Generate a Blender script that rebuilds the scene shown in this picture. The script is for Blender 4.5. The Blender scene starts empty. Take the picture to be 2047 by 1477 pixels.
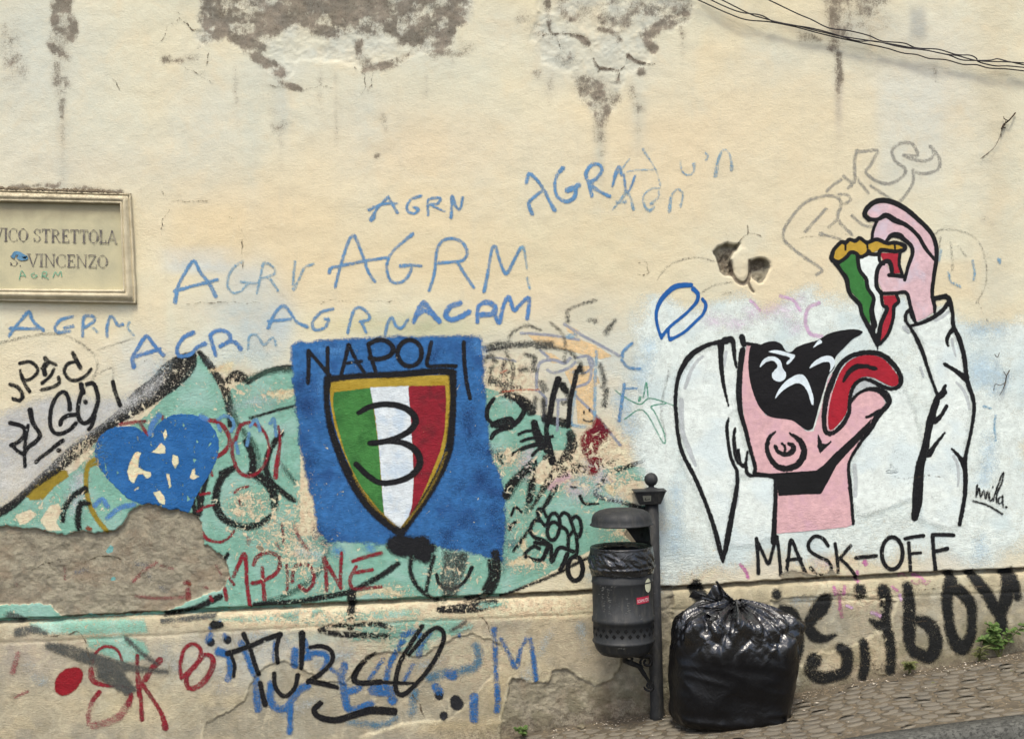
import bpy, math, random
import numpy as np
from mathutils import Vector, Matrix, noise as mnoise

# ---------------------------------------------------------------- camera, light, exposure
sc = bpy.context.scene
PX = 380.0            # photograph pixels per metre on the wall plane
DIST = 7.0            # camera to wall
FPX = PX * DIST
CAMZ = 1.84
def wx(px): return (px - 1023.5) / PX
def wz(py): return CAMZ + (738.5 - py) / PX

cam_data = bpy.data.cameras.new('camera')
cam = bpy.data.objects.new('camera', cam_data)
sc.collection.objects.link(cam)
cam.location = (0, -DIST, CAMZ)
cam.rotation_euler = (math.radians(90), 0, 0)
cam_data.sensor_width = 36.0
cam_data.lens = FPX / 2047.0 * 36.0
cam_data.clip_end = 500
sc.camera = cam

world = bpy.data.worlds.new('World'); sc.world = world
world.use_nodes = True
wn = world.node_tree
bg = wn.nodes['Background']
sky = wn.nodes.new('ShaderNodeTexSky')
sky.sky_type = 'NISHITA'; sky.sun_disc = False
SUN_EL, SUN_AZ = math.radians(60), math.radians(190)
sky.sun_elevation = SUN_EL; sky.sun_rotation = SUN_AZ
sky.air_density = 1.0; sky.dust_density = 4.0; sky.ozone_density = 1.0
wn.links.new(sky.outputs[0], bg.inputs[0])
bg.inputs[1].default_value = 0.15

sun_d = bpy.data.lights.new('sun', 'SUN')
sun_d.energy = 1.5; sun_d.angle = math.radians(13); sun_d.color = (1.0, 0.975, 0.86)
sun = bpy.data.objects.new('sun', sun_d); sc.collection.objects.link(sun)
# sun direction: azimuth measured clockwise from +Y as in the sky texture
sdir = Vector((math.sin(SUN_AZ) * math.cos(SUN_EL), math.cos(SUN_AZ) * math.cos(SUN_EL), math.sin(SUN_EL)))
sun.rotation_euler = sdir.to_track_quat('Z', 'Y').to_euler()
sun.location = sdir * 20

sc.view_settings.view_transform = 'Standard'
sc.view_settings.look = 'None'
sc.view_settings.gamma = 1.0
sc.view_settings.use_curve_mapping = False
sc.view_settings.exposure = 0.70
sc.render.engine = 'CYCLES'
sc.cycles.transparent_max_bounces = 48
sc.cycles.max_bounces = 4
sc.cycles.diffuse_bounces = 2
sc.cycles.glossy_bounces = 3
sc.cycles.use_denoising = True
sc.cycles.denoising_input_passes = 'RGB_ALBEDO_NORMAL'

C = sc.collection
rng = np.random.default_rng(7)
random.seed(7)

# ---------------------------------------------------------------- helpers
def lin(c):
    """as-seen sRGB 0..255 -> linear base colour"""
    v = np.array(c, dtype=float) / 255.0
    v = np.where(v <= 0.04045, v / 12.92, ((v + 0.055) / 1.055) ** 2.4)
    return v * 0.86

def tag(o, label=None, cat=None, group=None, kind=None):
    if label: o['label'] = label
    if cat: o['category'] = cat
    if group: o['group'] = group
    if kind: o['kind'] = kind
    return o

def empty(name, loc=(0, 0, 0), rot=(0, 0, 0)):
    o = bpy.data.objects.new(name, None); C.objects.link(o)
    o.location = loc; o.rotation_euler = rot; o.empty_display_size = 0.1
    return o

def mesh_obj(name, verts, faces, mat, parent=None, smooth=True):
    me = bpy.data.meshes.new(name)
    me.from_pydata([tuple(map(float, v)) for v in verts], [], [tuple(map(int, f)) for f in faces])
    if smooth:
        me.polygons.foreach_set('use_smooth', [True] * len(me.polygons))
    me.update()
    if mat: me.materials.append(mat)
    o = bpy.data.objects.new(name, me); C.objects.link(o)
    if parent: o.parent = parent
    return o

def vnoise(x, y, seed=0):
    """smooth value noise, 0..1"""
    r = np.random.default_rng(seed).random((256, 256)).astype(np.float32)
    xi = np.floor(x).astype(np.int64); yi = np.floor(y).astype(np.int64)
    fx = (x - xi).astype(np.float32); fy = (y - yi).astype(np.float32)
    fx = fx * fx * (3 - 2 * fx); fy = fy * fy * (3 - 2 * fy)
    x0 = xi & 255; x1 = (xi + 1) & 255; y0 = yi & 255; y1 = (yi + 1) & 255
    a = r[y0, x0]; b = r[y0, x1]; c = r[y1, x0]; d = r[y1, x1]
    return (a * (1 - fx) + b * fx) * (1 - fy) + (c * (1 - fx) + d * fx) * fy

def fbm(x, y, oct=4, seed=0, gain=0.5):
    s = 0; a = 1; t = 0
    for i in range(oct):
        s = s + a * vnoise(x * 2 ** i + 17.3 * i, y * 2 ** i + 9.1 * i, seed + i); t += a; a *= gain
    return s / t

def sstep(a, b, x):
    t = np.clip((x - a) / (b - a), 0, 1)
    return t * t * (3 - 2 * t)

def P(s):
    """'x,y x,y,r ...' -> list of tuples"""
    return [tuple(float(q) for q in p.split(',')) for p in s.split()]

def catmull(pts, sub=5, closed=False):
    pts = [np.array(p, float) for p in pts]
    n = len(pts)
    if n < 3: return np.array(pts)
    out = []
    rngi = range(n) if closed else range(n - 1)
    for i in rngi:
        p1, p2 = pts[i], pts[(i + 1) % n]
        p0 = pts[(i - 1) % n] if (closed or i > 0) else p1 * 2 - p2
        p3 = pts[(i + 2) % n] if (closed or i < n - 2) else p2 * 2 - p1
        for k in range(sub):
            t = k / sub
            q = 0.5 * ((2 * p1) + (-p0 + p2) * t + (2 * p0 - 5 * p1 + 4 * p2 - p3) * t * t + (-p0 + 3 * p1 - 3 * p2 + p3) * t ** 3)
            out.append(q)
    if not closed: out.append(pts[-1])
    return np.array(out)

# ---------------------------------------------------------------- node helpers
class NT:
    def __init__(self, tree): self.t = tree
    def n(self, typ, **kw):
        nd = self.t.nodes.new('ShaderNode' + typ)
        ins = kw.pop('ins', {})
        for k, v in kw.items(): setattr(nd, k, v)
        for k, v in ins.items(): self.set(nd.inputs[k], v)
        return nd
    def set(self, sock, v):
        if isinstance(v, bpy.types.NodeSocket): self.t.links.new(v, sock)
        elif isinstance(v, bpy.types.Node): self.t.links.new(v.outputs[0], sock)
        elif hasattr(sock.default_value, '__len__') and not isinstance(v, str):
            v = list(v)
            if len(v) == 3 and len(sock.default_value) == 4: v = v + [1.0]
            sock.default_value = v
        else: sock.default_value = v
    def math(self, op, a, b=0.0, c=0.0, clamp=False):
        nd = self.n('Math', operation=op, use_clamp=clamp)
        self.set(nd.inputs[0], a); self.set(nd.inputs[1], b)
        if op in ('MULTIPLY_ADD', 'COMPARE', 'SMOOTH_MIN'): self.set(nd.inputs[2], c)
        return nd.outputs[0]
    def ramp(self, v, a, b, c=0.0, d=1.0):
        nd = self.n('MapRange', interpolation_type='SMOOTHSTEP')
        self.set(nd.inputs[0], v); self.set(nd.inputs[1], a); self.set(nd.inputs[2], b); self.set(nd.inputs[3], c); self.set(nd.inputs[4], d)
        return nd.outputs[0]
    def noise(self, vec, scale, detail=4, rough=0.55, dist=0.0):
        nd = self.n('TexNoise', ins={'Vector': vec, 'Scale': scale, 'Detail': detail, 'Roughness': rough, 'Distortion': dist})
        return nd.outputs[0]
    def mix(self, f, a, b, bt='MIX'):
        nd = self.n('Mix', data_type='RGBA', blend_type=bt)
        self.set(nd.inputs[0], f); self.set(nd.inputs[6], a); self.set(nd.inputs[7], b)
        return nd.outputs[2]
    def attr(self, name, out='Fac'):
        nd = self.n('Attribute', attribute_name=name, attribute_type='GEOMETRY')
        return nd.outputs[out]
    def pos(self):
        return self.n('NewGeometry').outputs['Position']

def new_mat(name):
    m = bpy.data.materials.new(name); m.use_nodes = True
    nt = m.node_tree; b = nt.nodes['Principled BSDF']
    return m, NT(nt), b

def group(name, ins, outs):
    g = bpy.data.node_groups.new(name, 'ShaderNodeTree')
    for n_, typ, dv in ins:
        s = g.interface.new_socket(n_, in_out='INPUT', socket_type=typ)
        if dv is not None: s.default_value = dv
    for n_, typ in outs: g.interface.new_socket(n_, in_out='OUTPUT', socket_type=typ)
    gi = g.nodes.new('NodeGroupInput'); go = g.nodes.new('NodeGroupOutput')
    return g, NT(g), gi.outputs, go.inputs

# relief shared by the wall and everything painted on it
gr, q, gi, go = group('wall_relief', [('Extra', 'NodeSocketFloat', 0.0), ('Strength', 'NodeSocketFloat', 1.0)], [('Normal', 'NodeSocketVector')])
p_ = q.pos()
rough = q.attr('w')
bare = q.attr('bare')
h1 = q.noise(p_, 9, 3, 0.5)
h2 = q.noise(p_, 55, 5, 0.6, 0.6)
h3 = q.noise(p_, 260, 3, 0.6)
wr = q.n('TexNoise', noise_dimensions='3D', ins={'Vector': q.n('Mapping', ins={'Vector': p_, 'Scale': (0.7, 1, 1.3), 'Rotation': (0, 0.5, 0)}).outputs[0], 'Scale': 60.0, 'Detail': 3.0, 'Roughness': 0.6, 'Distortion': 1.6}).outputs[0]
wr = q.ramp(wr, 0.42, 0.62)
wr = q.math('MULTIPLY', wr, q.math('MULTIPLY_ADD', rough, 1.1, 0.05))
tot = q.math('MULTIPLY', h1, 1.0)
rg = q.math('ADD', q.math('MULTIPLY', rough, 1.2), 0.06, clamp=True)
tot = q.math('MULTIPLY_ADD', q.math('MULTIPLY', h2, rg), 0.42, tot)
tot = q.math('MULTIPLY_ADD', q.math('MULTIPLY', h3, rg), 0.10, tot)
tot = q.math('MULTIPLY_ADD', wr, 0.42, tot)
cr = q.noise(p_, 34, 9, 0.78, 0.3)
tot = q.math('MULTIPLY_ADD', q.math('MULTIPLY', cr, bare), 2.4, tot)
tot = q.math('ADD', tot, gi['Extra'])
bp = q.n('Bump', ins={'Distance': 0.0070, 'Height': tot})
q.set(bp.inputs['Strength'], gi['Strength'])
q.set(go['Normal'], bp.outputs[0])
RELIEF = gr

# how much of a coat of paint is left: d = distance to the stroke's edge in photo pixels
gr, q, gi, go = group('paint_cover',
    [('Soft', 'NodeSocketFloat', 2.0), ('Opacity', 'NodeSocketFloat', 1.0), ('Wear', 'NodeSocketFloat', 1.0), ('Fade', 'NodeSocketFloat', 0.2), ('Jitter', 'NodeSocketFloat', 1.0), ('Halo', 'NodeSocketFloat', 0.0)],
    [('Alpha', 'NodeSocketFloat'), ('Height', 'NodeSocketFloat')])
p_ = q.pos()
d = q.attr('d'); w = q.attr('w'); bare = q.attr('bare')
nj = q.math('SUBTRACT', q.noise(p_, 70, 3, 0.6), 0.5)
dd = q.math('MULTIPLY_ADD', nj, q.math('MULTIPLY', gi['Jitter'], 5.0), d)
soft = q.math('MAXIMUM', gi['Soft'], 0.6)
edge = q.math('SUBTRACT', 0.5, q.math('DIVIDE', dd, soft), clamp=True)
edge = q.math('SMOOTH_MIN', edge, 1.0, 0.1) if False else edge
# chips: large flakes and fine pits in the same places for every layer
n1 = q.noise(p_, 26, 7, 0.66, 0.9)
n2 = q.noise(p_, 95, 5, 0.7, 0.8)
ww = q.math('MULTIPLY', q.math('ADD', w, q.math('MULTIPLY', bare, 1.2)), gi['Wear'])
c1 = q.math('MULTIPLY', q.math('SUBTRACT', q.math('MULTIPLY_ADD', ww, 0.36, n1), 0.735), 26.0, clamp=True)
c2 = q.math('MULTIPLY', q.math('SUBTRACT', q.math('MULTIPLY_ADD', ww, 0.34, n2), 0.72), 16.0, clamp=True)
chip = q.math('MAXIMUM', c1, c2)
keep = q.math('SUBTRACT', 1.0, chip, clamp=True)
fd = q.ramp(q.noise(p_, 14, 4, 0.6), 0.35, 0.68)
op = q.math('MULTIPLY', gi['Opacity'], q.math('SUBTRACT', 1.0, q.math('MULTIPLY', gi['Fade'], fd)))
hl = q.math('SUBTRACT', 1.0, q.math('DIVIDE', q.math('MAXIMUM', d, 0.0), 6.5), clamp=True)
hl = q.math('MULTIPLY', q.math('MULTIPLY', hl, hl), gi['Halo'])
a = q.math('MULTIPLY', q.math('MULTIPLY', q.math('MAXIMUM', edge, hl), op), keep)
# droplets: paint either covers a spot or does not
sn = q.n('VectorMath', operation='SNAP', ins={0: p_, 1: (0.0019, 10.0, 0.0019)})
wnz = q.n('TexWhiteNoise', noise_dimensions='3D', ins={'Vector': sn.outputs[0]})
al = q.math('MULTIPLY_ADD', q.math('SUBTRACT', a, wnz.outputs[0]), 3.0, a, clamp=True)
al = q.math('MULTIPLY', al, q.math('GREATER_THAN', a, 0.015))
q.set(go['Alpha'], al)
q.set(go['Height'], q.math('MULTIPLY', keep, 0.25))
COVER = gr

_paint = {}
def paint(name, rgb, soft=2.0, op=1.0, wear=1.0, fade=0.15, jit=0.6, rough=0.6, var=0.10, alt=None, altscale=9, halo=0.0):
    m, q, b = new_mat(name)
    cov = q.n('Group', node_tree=COVER, ins={'Soft': soft, 'Opacity': op, 'Wear': wear, 'Fade': fade, 'Jitter': jit, 'Halo': halo})
    m['halo'] = halo
    rel = q.n('Group', node_tree=RELIEF, ins={'Extra': cov.outputs['Height']})
    c = lin(rgb)
    p_ = q.pos()
    v = q.noise(p_, 30, 4, 0.6)
    col = q.mix(q.ramp(v, 0.3, 0.7), tuple(c * (1 - var)), tuple(np.minimum(c * (1 + var), 0.9)))
    if alt is not None:
        col = q.mix(q.ramp(q.noise(p_, altscale, 3, 0.6, 0.3), 0.46, 0.66), col, tuple(lin(alt)))
    q.set(b.inputs['Base Color'], col)
    b.inputs['Roughness'].default_value = rough
    b.inputs['Specular IOR Level'].default_value = 0.18
    q.set(b.inputs['Normal'], rel.outputs[0])
    q.set(b.inputs['Alpha'], cov.outputs['Alpha'])
    return m
# ================================================================ THE WALL
# a fine grid over what the photograph shows, coarse beyond it
STEP = 0.0053
fx0, fx1 = wx(-12), wx(2059)
fz0, fz1 = wz(1492), wz(-14)
fxs = np.arange(fx0, fx1, STEP); fzs = np.arange(fz0, fz1, STEP)
cxl = np.linspace(-9, fxs[0], 40)[:-1]; cxr = np.linspace(fxs[-1], 9, 40)[1:]
czl = np.linspace(-2.2, fzs[0], 14)[:-1]; czr = np.linspace(fzs[-1], 8.5, 30)[1:]
xs = np.concatenate([cxl, fxs, cxr]); zs = np.concatenate([czl, fzs, czr])
NX, NZ = len(xs), len(zs)
I0, J0 = len(cxl), len(czl)
NFX, NFZ = len(fxs), len(fzs)
GX, GZ = np.meshgrid(xs, zs)
PXG = (GX * PX + 1023.5); PYG = (738.5 - (GZ - CAMZ) * PX)
PXf = PXG[J0:J0 + NFZ, I0:I0 + NFX]; PYf = PYG[J0:J0 + NFZ, I0:I0 + NFX]
px0 = PXf[0, 0]; py0 = PYf[0, 0]; DP = STEP * PX      # PY decreases with row

def box(xmin, xmax, ymin, ymax):
    i0 = max(0, int((xmin - px0) / DP)); i1 = min(NFX, int((xmax - px0) / DP) + 2)
    j0 = max(0, int((py0 - ymax) / DP)); j1 = min(NFZ, int((py0 - ymin) / DP) + 2)
    return i0, max(i0, i1), j0, max(j0, j1)

def new_field(): return np.full((NFZ, NFX), 60.0, np.float32)

def add_stroke(D, pts, r, sub=5, m=12.0, smooth=True):
    """pts: 'x,y[,r] ...'"""
    if isinstance(pts, str): pts = P(pts)
    pts = [(p[0], p[1], p[2] if len(p) > 2 else r) for p in pts]
    # carry a given radius forward
    if len(pts) == 1: pts = pts * 2
    a = catmull(pts, sub) if (smooth and len(pts) > 2) else np.array(pts, float)
    for k in range(len(a) - 1):
        (x0, y0, r0), (x1, y1, r1) = a[k], a[k + 1]
        rm = max(r0, r1) + m
        i0, i1, j0, j1 = box(min(x0, x1) - rm, max(x0, x1) + rm, min(y0, y1) - rm, max(y0, y1) + rm)
        if i1 <= i0 or j1 <= j0: continue
        X = PXf[j0:j1, i0:i1]; Y = PYf[j0:j1, i0:i1]
        dx, dy = x1 - x0, y1 - y0
        L = dx * dx + dy * dy
        t = np.clip(((X - x0) * dx + (Y - y0) * dy) / L, 0, 1) if L > 1e-6 else np.zeros_like(X)
        d = np.hypot(X - x0 - t * dx, Y - y0 - t * dy) - (r0 + (r1 - r0) * t)
        np.minimum(D[j0:j1, i0:i1], d, out=D[j0:j1, i0:i1])

def poly_sdf(pts, smooth=False, m=25.0, sub=4):
    if isinstance(pts, str): pts = P(pts)
    a = np.array([(p[0], p[1]) for p in pts], float)
    if smooth: a = catmull(a, sub, closed=True)
    i0, i1, j0, j1 = box(a[:, 0].min() - m, a[:, 0].max() + m, a[:, 1].min() - m, a[:, 1].max() + m)
    X = PXf[j0:j1, i0:i1]; Y = PYf[j0:j1, i0:i1]
    d = np.full(X.shape, 1e9); ins = np.zeros(X.shape, bool)
    n = len(a)
    for k in range(n):
        x0, y0 = a[k]; x1, y1 = a[(k + 1) % n]
        dx, dy = x1 - x0, y1 - y0; L = dx * dx + dy * dy
        if L < 1e-9: continue
        t = np.clip(((X - x0) * dx + (Y - y0) * dy) / L, 0, 1)
        np.minimum(d, (X - x0 - t * dx) ** 2 + (Y - y0 - t * dy) ** 2, out=d)
        c = ((y0 > Y) != (y1 > Y))
        if dy != 0: ins ^= c & (X < dx * (Y - y0) / dy + x0)
    d = np.sqrt(d)
    return (i0, i1, j0, j1), np.where(ins, -d, d).astype(np.float32)

def add_poly(D, pts, smooth=False):
    (i0, i1, j0, j1), d = poly_sdf(pts, smooth)
    np.minimum(D[j0:j1, i0:i1], d, out=D[j0:j1, i0:i1])

def cut_poly(D, pts, smooth=True):
    (i0, i1, j0, j1), d = poly_sdf(pts, smooth)
    np.maximum(D[j0:j1, i0:i1], -d, out=D[j0:j1, i0:i1])

def ring(cx, cy, rx, ry, n=12, a0=0, a1=360, rot=0):
    out = []
    for k in range(n + 1):
        t = math.radians(a0 + (a1 - a0) * k / n)
        x, y = rx * math.cos(t), ry * math.sin(t)
        c, s = math.cos(math.radians(rot)), math.sin(math.radians(rot))
        out.append((cx + x * c - y * s, cy + x * s + y * c))
    return out

# ---- noise fields shared
Nlow = fbm(PXG / 160, PYG / 160, 3, 11)
Nmid = fbm(PXG / 45, PYG / 45, 4, 21)
Nfine = fbm(PXG / 11, PYG / 11, 3, 31)
nf = lambda A: A[J0:J0 + NFZ, I0:I0 + NFX]

# ---- relief
GROOVE = np.array(P('-400,1268 26,1241 220,1232 420,1221 740,1204 1000,1192 1200,1183 1340,1177 1540,1165 1700,1156 1850,1147 2020,1141 2400,1120'))
T = PYG - np.interp(PXG, GROOVE[:, 0], GROOVE[:, 1]) + (fbm(PXG / 30, PXG * 0, 3, 5) - 0.5) * 4     # px below the groove
H = (Nlow - 0.5) * 0.012 + (Nmid - 0.5) * 0.0035
H += -0.045 * sstep(6.2, 3.0, np.abs(T))
tb = np.clip((T - 3) / 32.0, 0, 1)
H += 0.030 * np.sqrt(np.clip(1 - (1 - tb) ** 2, 0, 1)) * (T > 3)
H += -0.004 * np.exp(-((T - 41) / 3.0) ** 2)

def field_full(Df, default=60.0):
    A = np.full((NZ, NX), default, np.float32); A[J0:J0 + NFZ, I0:I0 + NFX] = Df; return A

jag = (nf(Nmid) - 0.5) * 12 + (nf(Nfine) - 0.5) * 8
Dbare = new_field()
# the large patch of fallen plaster, lower left
add_poly(Dbare, '-14,1050 26,1055 58,1057 72,1054 90,1064 130,1068 155,1061 175,1063 200,1065 228,1060 245,1048 258,1026 275,1012 292,1006 310,1009 335,1019 370,1025 396,1032 404,1060 406,1088 422,1094 436,1106 450,1122 457,1150 450,1170 432,1183 400,1193 378,1200 345,1216 275,1225 200,1231 130,1232 112,1222 100,1210 76,1206 26,1207 -14,1208')
# crumbling render at the wall's foot beside the bin
Dfoot = new_field()
add_poly(Dfoot, '996,1500 1003,1430 1010,1398 1022,1352 1042,1352 1058,1362 1098,1361 1104,1340 1134,1335 1160,1354 1190,1366 1222,1360 1238,1332 1248,1290 1300,1240 1312,1200 1345,1190 1345,1500')
# thin missing coat, lower middle
Dthin = new_field()
add_poly(Dthin, '405,1500 415,1444 448,1426 470,1412 490,1396 500,1370 514,1346 540,1326 568,1320 592,1326 618,1340 640,1356 690,1362 706,1346 733,1312 758,1304 800,1304 850,1310 866,1292 882,1288 905,1270 945,1266 975,1274 1000,1285 1004,1300 994,1332 968,1362 938,1400 900,1432 800,1446 720,1470 700,1500')
add_poly(Dthin, '1540,1200 1585,1192 1700,1185 1790,1200 1775,1250 1700,1290 1640,1300 1600,1330 1560,1300')
Dspot = new_field()          # small places where the coat is gone down to mortar
for s in ['1560,1150 1585,1140 1640,1150 1660,1135 1672,1152 1640,1160 1600,1162 1570,1160', '1318,1178 1345,1176 1342,1240 1330,1262 1318,1240',
          '1795,942 1781,926 1778,935 1768,938 1774,946',
          '512,1094 520,1090 528,1097 520,1101', '1250,1062 1268,1052 1282,1066 1268,1082 1254,1074']:
    add_poly(Dspot, s, True)
# the hole in the upper wall
Dhole = new_field()
add_poly(Dhole, '1424,503 1436,492 1452,485 1466,489 1480,487 1474,500 1466,506 1461,522 1468,540 1466,553 1449,554 1438,545 1431,523', False)
add_poly(Dhole, '1501,520 1518,514 1530,516 1541,524 1543,533 1536,548 1526,567 1517,568 1503,558 1499,543', False)
Dcrk = new_field()
add_stroke(Dcrk, '1461,522,2.5 1464,545,3 1472,560,3.5 1484,567,4 1494,562,4 1499,548,3.5 1499,522,3', 3)
add_stroke(Dcrk, '1496,565,2.5 1502,578,2.2 1507,584,1.6', 2)
for D_ in (Dbare, Dfoot, Dthin, Dspot): D_ += jag * 0.75 + (fbm(PXf / 4.5, PYf / 4.5, 2, 61) - .5) * 4
Dhole += jag * 0.45

Hf = np.zeros((NFZ, NFX), np.float32)
nmid2 = fbm(PXf / 22, PYf / 22, 4, 41)
nrg = fbm(PXf / 7, PYf / 6, 3, 43) - 0.5
Hf -= (0.019 - 0.016 * (nmid2 - 0.5) - 0.007 * nrg) * sstep(1.8, -2.2, Dbare)
Hf -= (0.012 - 0.020 * (nmid2 - 0.5) - 0.007 * nrg) * sstep(2.5, -2, Dfoot)
Hf -= (0.0075) * sstep(1.6, -1.6, Dthin)
Hf -= (0.005 - 0.008 * (nmid2 - 0.5)) * sstep(3, -3, Dspot)
hole_d = 0.034 + 0.060 * (fbm(PXf / 12, PYf / 14, 4, 71) - 0.35)
Hf -= hole_d * sstep(2, -7, Dhole)
Hf -= 0.014 * sstep(2, -2.5, Dcrk)
Dbump = new_field(); add_stroke(Dbump, '1484,505,8 1483,530,9 1484,548,7', 8)
Hf += (0.004 + 0.008 * (nmid2 - .5)) * sstep(5, -3, Dbump + jag * .5)
# weathered top: scabs and blisters
Dtop = new_field()
add_poly(Dtop, '395,-20 955,-20 945,48 918,62 905,98 850,110 790,126 740,140 715,140 680,126 640,126 596,124 578,160 556,146 530,142 520,112 480,96 450,76 395,100 386,76 398,56')
add_poly(Dtop, '1085,-20 1395,-20 1382,40 1340,60 1300,60 1310,105 1290,135 1255,150 1230,220 1200,250 1165,200 1140,150 1085,130 1060,80')
Dtop += jag * 1.3
Hf -= (0.0050 + 0.010 * (nmid2 - 0.5) + 0.004 * nrg) * sstep(4, -9, Dtop)
Hf += (nf(Nfine) - 0.5) * 0.0022 * sstep(-0.02, 0.25, (PYf - 1150) / 400)       # lumpier dado
H[J0:J0 + NFZ, I0:I0 + NFX] += Hf

# ---- wear: how far paint has come off (0 sound .. 1 nearly gone)
W = np.full((NFZ, NFX), 0.09, np.float32) + 0.16 * sstep(980, 1120, PYf) * (PXf > 1290)
def wb(cx, cy, rx, ry, a):
    global W
    e = np.exp(-(((PXf - cx) / rx) ** 2 + ((PYf - cy) / ry) ** 2))
    W = np.maximum(W, a * e + W * (1 - e))
W += 0.24 * sstep(600, 780, PYf) * sstep(1330, 1240, PXf)
for a_ in [(150, 900, 70, 50, .45), (175, 905, 30, 30, .75), (345, 745, 40, 40, .5), (60, 900, 60, 60, .5), (300, 820, 40, 50, .5),
           (495, 1010, 48, 40, .82), (560, 1055, 50, 50, .66), (612, 1010, 22, 60, .75), (520, 1060, 50, 40, .6), (470, 770, 40, 40, .55),
           (545, 790, 50, 25, .6), (600, 1100, 60, 60, .8), (650, 1180, 70, 18, .6), (790, 1185, 50, 22, .68), (700, 700, 60, 18, .45),
           (1010, 760, 60, 60, .6), (1075, 870, 90, 60, .36), (1020, 915, 40, 30, .85), (1200, 910, 60, 50, .82), (1130, 960, 70, 40, .75),
           (1045, 1050, 40, 80, .58), (1060, 1130, 50, 20, .7), (900, 1150, 50, 50, .6), (990, 1130, 30, 40, .45), (1250, 1060, 50, 34, .8),
           (1250, 970, 40, 30, .85), (1180, 1010, 40, 30, .5), (1640, 1140, 60, 26, .7), (1720, 1110, 60, 40, .45), (1650, 1050, 60, 24, .35),
           (1370, 1130, 80, 40, .6), (1780, 1040, 60, 24, .5), (130, 1010, 60, 30, .55), (60, 1035, 50, 20, .5), (300, 960, 80, 60, .28),
           (320, 1225, 300, 14, .4), (640, 1235, 150, 20, .75), (1060, 1215, 150, 20, .6), (800, 1280, 120, 60, .55), (740, 1300, 40, 30, .8),
           (950, 1320, 60, 50, .6), (1020, 1300, 30, 30, .6), (1630, 1330, 60, 40, .5), (1760, 1290, 70, 70, .5), (1730, 1200, 60, 30, .6),
           (200, 1360, 60, 60, .35), (400, 1330, 60, 60, .35), (250, 1290, 160, 20, .4)]:
    wb(*a_)
# no wear on blank upper wall
Wf = np.full((NZ, NX), 0.1, np.float32); Wf[J0:J0 + NFZ, I0:I0 + NFX] = np.clip(W, 0, 1)
B = np.zeros((NZ, NX), np.float32)
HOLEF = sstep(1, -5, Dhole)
bare_f = np.maximum.reduce([sstep(1.5, -1.5, Dbare), sstep(2, -2, Dfoot) * 0.9, sstep(2, -2, Dspot), sstep(1, -3, Dhole)])
B[J0:J0 + NFZ, I0:I0 + NFX] = bare_f

# ---- plaster colour, painted broad and soft
TINT = np.zeros((NZ, NX, 3)); TINT[:] = lin((224, 217, 187))
def tb_(cx, cy, rx, ry, rgb, a=1.0, pw=2):
    e = (a * np.exp(-(np.abs((PXG - cx) / rx) ** pw + np.abs((PYG - cy) / ry) ** pw)))[..., None]
    TINT[:] = TINT * (1 - e) + np.array(lin(rgb)) * e
m3 = sstep(0.35, 0.65, Nlow)[..., None] * 0.5
TINT[:] = TINT * (1 - m3) + lin((212, 214, 194)) * m3
m3 = (sstep(0.5, 0.72, fbm(PXG / 110, PYG / 190, 4, 77)))[..., None] * 0.55
TINT[:] = TINT * (1 - m3) + lin((226, 213, 176)) * m3
for a_ in [(60, 150, 160, 240, (208, 210, 196), .8), (420, 250, 120, 150, (212, 212, 195), .7), (700, 230, 160, 120, (216, 212, 190), .6),
           (1850, 180, 130, 160, (214, 211, 195), .9), (1500, 250, 260, 180, (226, 208, 172), .7), (1250, 300, 200, 100, (226, 210, 176), .6), (1990, 400, 40, 500, (206, 198, 172), .7),
           (850, 300, 200, 90, (224, 205, 172), .6), (500, 440, 200, 100, (226, 206, 168), .8), (900, 520, 340, 90, (224, 205, 164), .8), (1250, 480, 200, 120, (222, 206, 168), .7),
           (1650, 440, 160, 120, (222, 208, 176), .6), (150, 330, 200, 60, (212, 206, 186), .6),
           (400, 520, 70, 26, (203, 214, 214), .95, 4), (500, 560, 60, 40, (196, 208, 210), .6), (430, 620, 70, 30, (210, 208, 190), .7), (490, 640, 60, 60, (178, 196, 200), .7),
           (300, 740, 60, 40, (205, 212, 206), .8), (120, 730, 130, 60, (224, 214, 186), .8), (140, 880, 120, 80, (198, 198, 190), .95), (60, 960, 80, 60, (196, 194, 184), .9),
           (530, 690, 40, 60, (168, 190, 200), .6), (720, 650, 110, 20, (206, 198, 150), .6), (850, 655, 120, 26, (174, 180, 140), .7), (1100, 610, 120, 40, (222, 206, 174), .7),
           (1100, 790, 150, 110, (196, 198, 186), .8), (1230, 720, 90, 90, (200, 206, 196), .8), (1180, 620, 70, 40, (196, 196, 176), .6),
           (1000, 740, 40, 60, (186, 188, 176), .7), (1300, 900, 60, 200, (200, 208, 204), .7),
           (1600, 1130, 300, 40, (208, 204, 190), .8), (1780, 1100, 120, 60, (218, 204, 166), .75), (1920, 1100, 90, 50, (205, 210, 206), .8),
           (1350, 1130, 80, 50, (196, 200, 192), .8), (640, 1160, 300, 60, (206, 198, 165), .7)]:
    tb_(*a_)
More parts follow.
